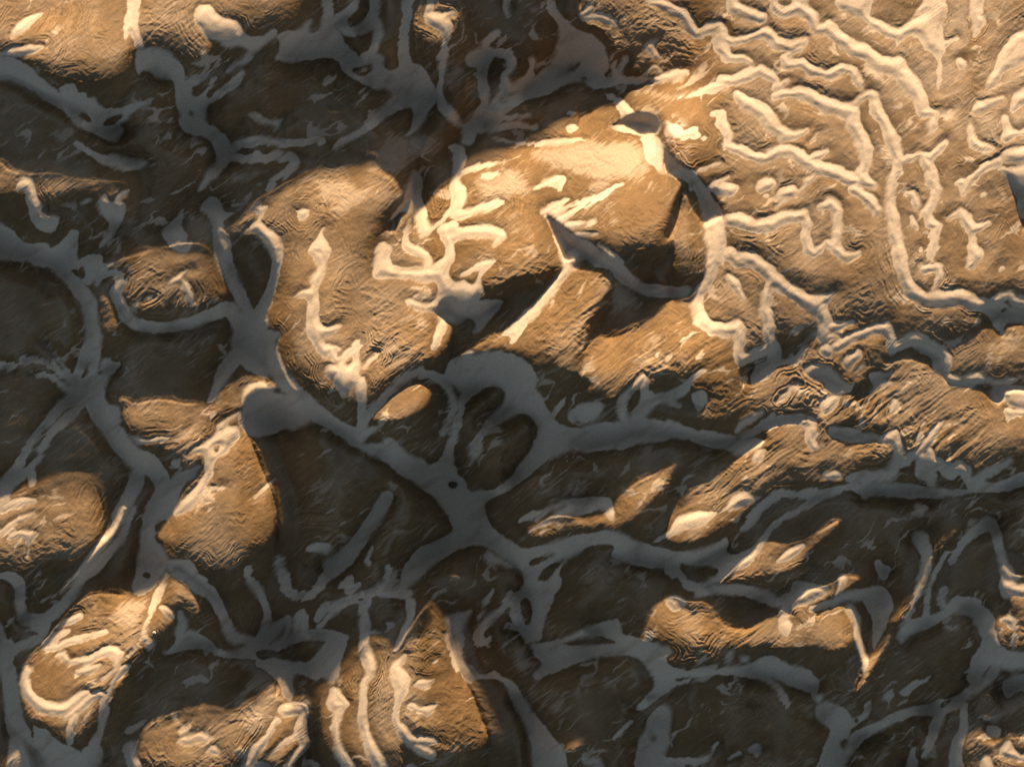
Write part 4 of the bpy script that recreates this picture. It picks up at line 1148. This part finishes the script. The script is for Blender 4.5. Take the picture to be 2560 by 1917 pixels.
def to_world(x, y, z, z0):
    zz = (z - z0) * U
    k = 1 - zz / CAM_H
    return np.stack([(x - SW / 2) * U * k, (SH / 2 - y) * U * k, zz], -1)


def build():
    F = build_fields()
    x, y, z = F['x'], F['y'], F['z']
    m = MARG
    z0 = float(z[m:-m, m:-m].mean())
    co = to_world(x, y, z, z0)
    zy, zx = np.gradient(z, G)
    nrm = np.stack([-zx, zy, np.ones_like(z)], -1)
    nrm /= np.linalg.norm(nrm, axis=-1, keepdims=True)
    idx = np.arange(NX * NY).reshape(NY, NX)
    quads = np.stack([idx[1:, :-1], idx[1:, 1:], idx[:-1, 1:], idx[:-1, :-1]], -1).reshape(-1, 4)
    s = F['sand']
    on = (s[1:, :-1] + s[1:, 1:] + s[:-1, 1:] + s[:-1, :-1]).reshape(-1) < 0
    co, nrm = co.reshape(-1, 3), nrm.reshape(-1, 3)
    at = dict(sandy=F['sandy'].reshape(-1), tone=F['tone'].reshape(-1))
    gm = ground_material()
    # the ground runs on beyond the surveyed sheet to the horizon, a little lower
    ring = np.concatenate([idx[0, :-1], idx[:-1, -1], idx[-1, :0:-1], idx[:0:-1, 0]])
    n = len(ring)
    base = len(co)
    rows = [ring]
    for k, (grow, drop) in enumerate(((1.25, 6), (2.2, 30), (6, 60), (25, 60))):
        p = co[ring] * np.array([grow, grow, 1]) - np.array([0, 0, drop])
        p[:, 2] = p[:, 2] * max(0, 1 - .3 * (k + 1)) - 20 * k
        rows.append(base + np.arange(n))
        co = np.vstack([co, p])
        nrm = np.vstack([nrm, np.tile([0, 0, 1.0], (n, 1))])
        at = {a: np.concatenate([v, v[ring]]) for a, v in at.items()}
        base += n
    skirt = []
    for a, b in zip(rows[:-1], rows[1:]):
        skirt.append(np.stack([np.roll(a, -1), a, b, np.roll(b, -1)], -1))
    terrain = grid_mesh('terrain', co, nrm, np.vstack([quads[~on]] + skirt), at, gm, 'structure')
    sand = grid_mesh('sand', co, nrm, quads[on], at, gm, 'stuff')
    terrain['label'] = 'layered brown clay hills and gullies under a low sun'
    sand['label'] = 'pale drifted sand filling the washes between the clay hills'

    def ground(px, py):
        return float(z[int(round((py - X0) / G)), int(round((px - X0) / G))])

    def boulder(px, py, r, squash, seed, material, label):
        import bmesh
        bm = bmesh.new()
        bmesh.ops.create_icosphere(bm, subdivisions=4, radius=1)
        c = np.array([v.co[:] for v in bm.verts], np.float32)
        d = 1 + .22 * fbm(c[:, 0] * 1.3 + seed, c[:, 1] * 1.3 + c[:, 2], 3, seed) + .16 * fbm(c[:, 2] * 2.1 - seed, c[:, 0] * 2.1 + c[:, 1], 3, seed + 3)
        # a few flat broken faces
        rs = np.random.RandomState(seed)
        for _ in range(7):
            nv = rs.normal(size=3)
            nv /= np.linalg.norm(nv)
            over = np.clip((c * d[:, None]) @ nv - .78, 0, None)
            c = c - (over / d)[:, None] * nv
        for v, p, k in zip(bm.verts, c, d):
            v.co = (p[0] * k * squash[0] * r * U, p[1] * k * squash[1] * r * U, p[2] * k * squash[2] * r * U)
        me = bpy.data.meshes.new('boulder')
        bm.to_mesh(me)
        bm.free()
        me.materials.append(material)
        o = bpy.data.objects.new('boulder', me)
        w = to_world(np.float64(px), np.float64(py), ground(px, py), z0)
        o.location = (w[0], w[1], w[2] + .3 * r * squash[2] * U)
        o['label'], o['category'] = label, 'boulder'
        scene.collection.objects.link(o)
        return o
    boulder(386, 1581, 4.2, (1.15, .9, .9), 3, rock_material('white_stone', (.10, .09, .08), (.82, .80, .78), 3.0),
            'small white boulder with dark spots on the shaded flank of the brown knoll')
    boulder(1132, 1212, 11, (1.1, .8, .7), 9, rock_material('dark_stone', (.045, .036, .026), (.12, .09, .06), 1.2),
            'dark brown boulder standing alone in the grey sand wash')


if bpy:
    build()
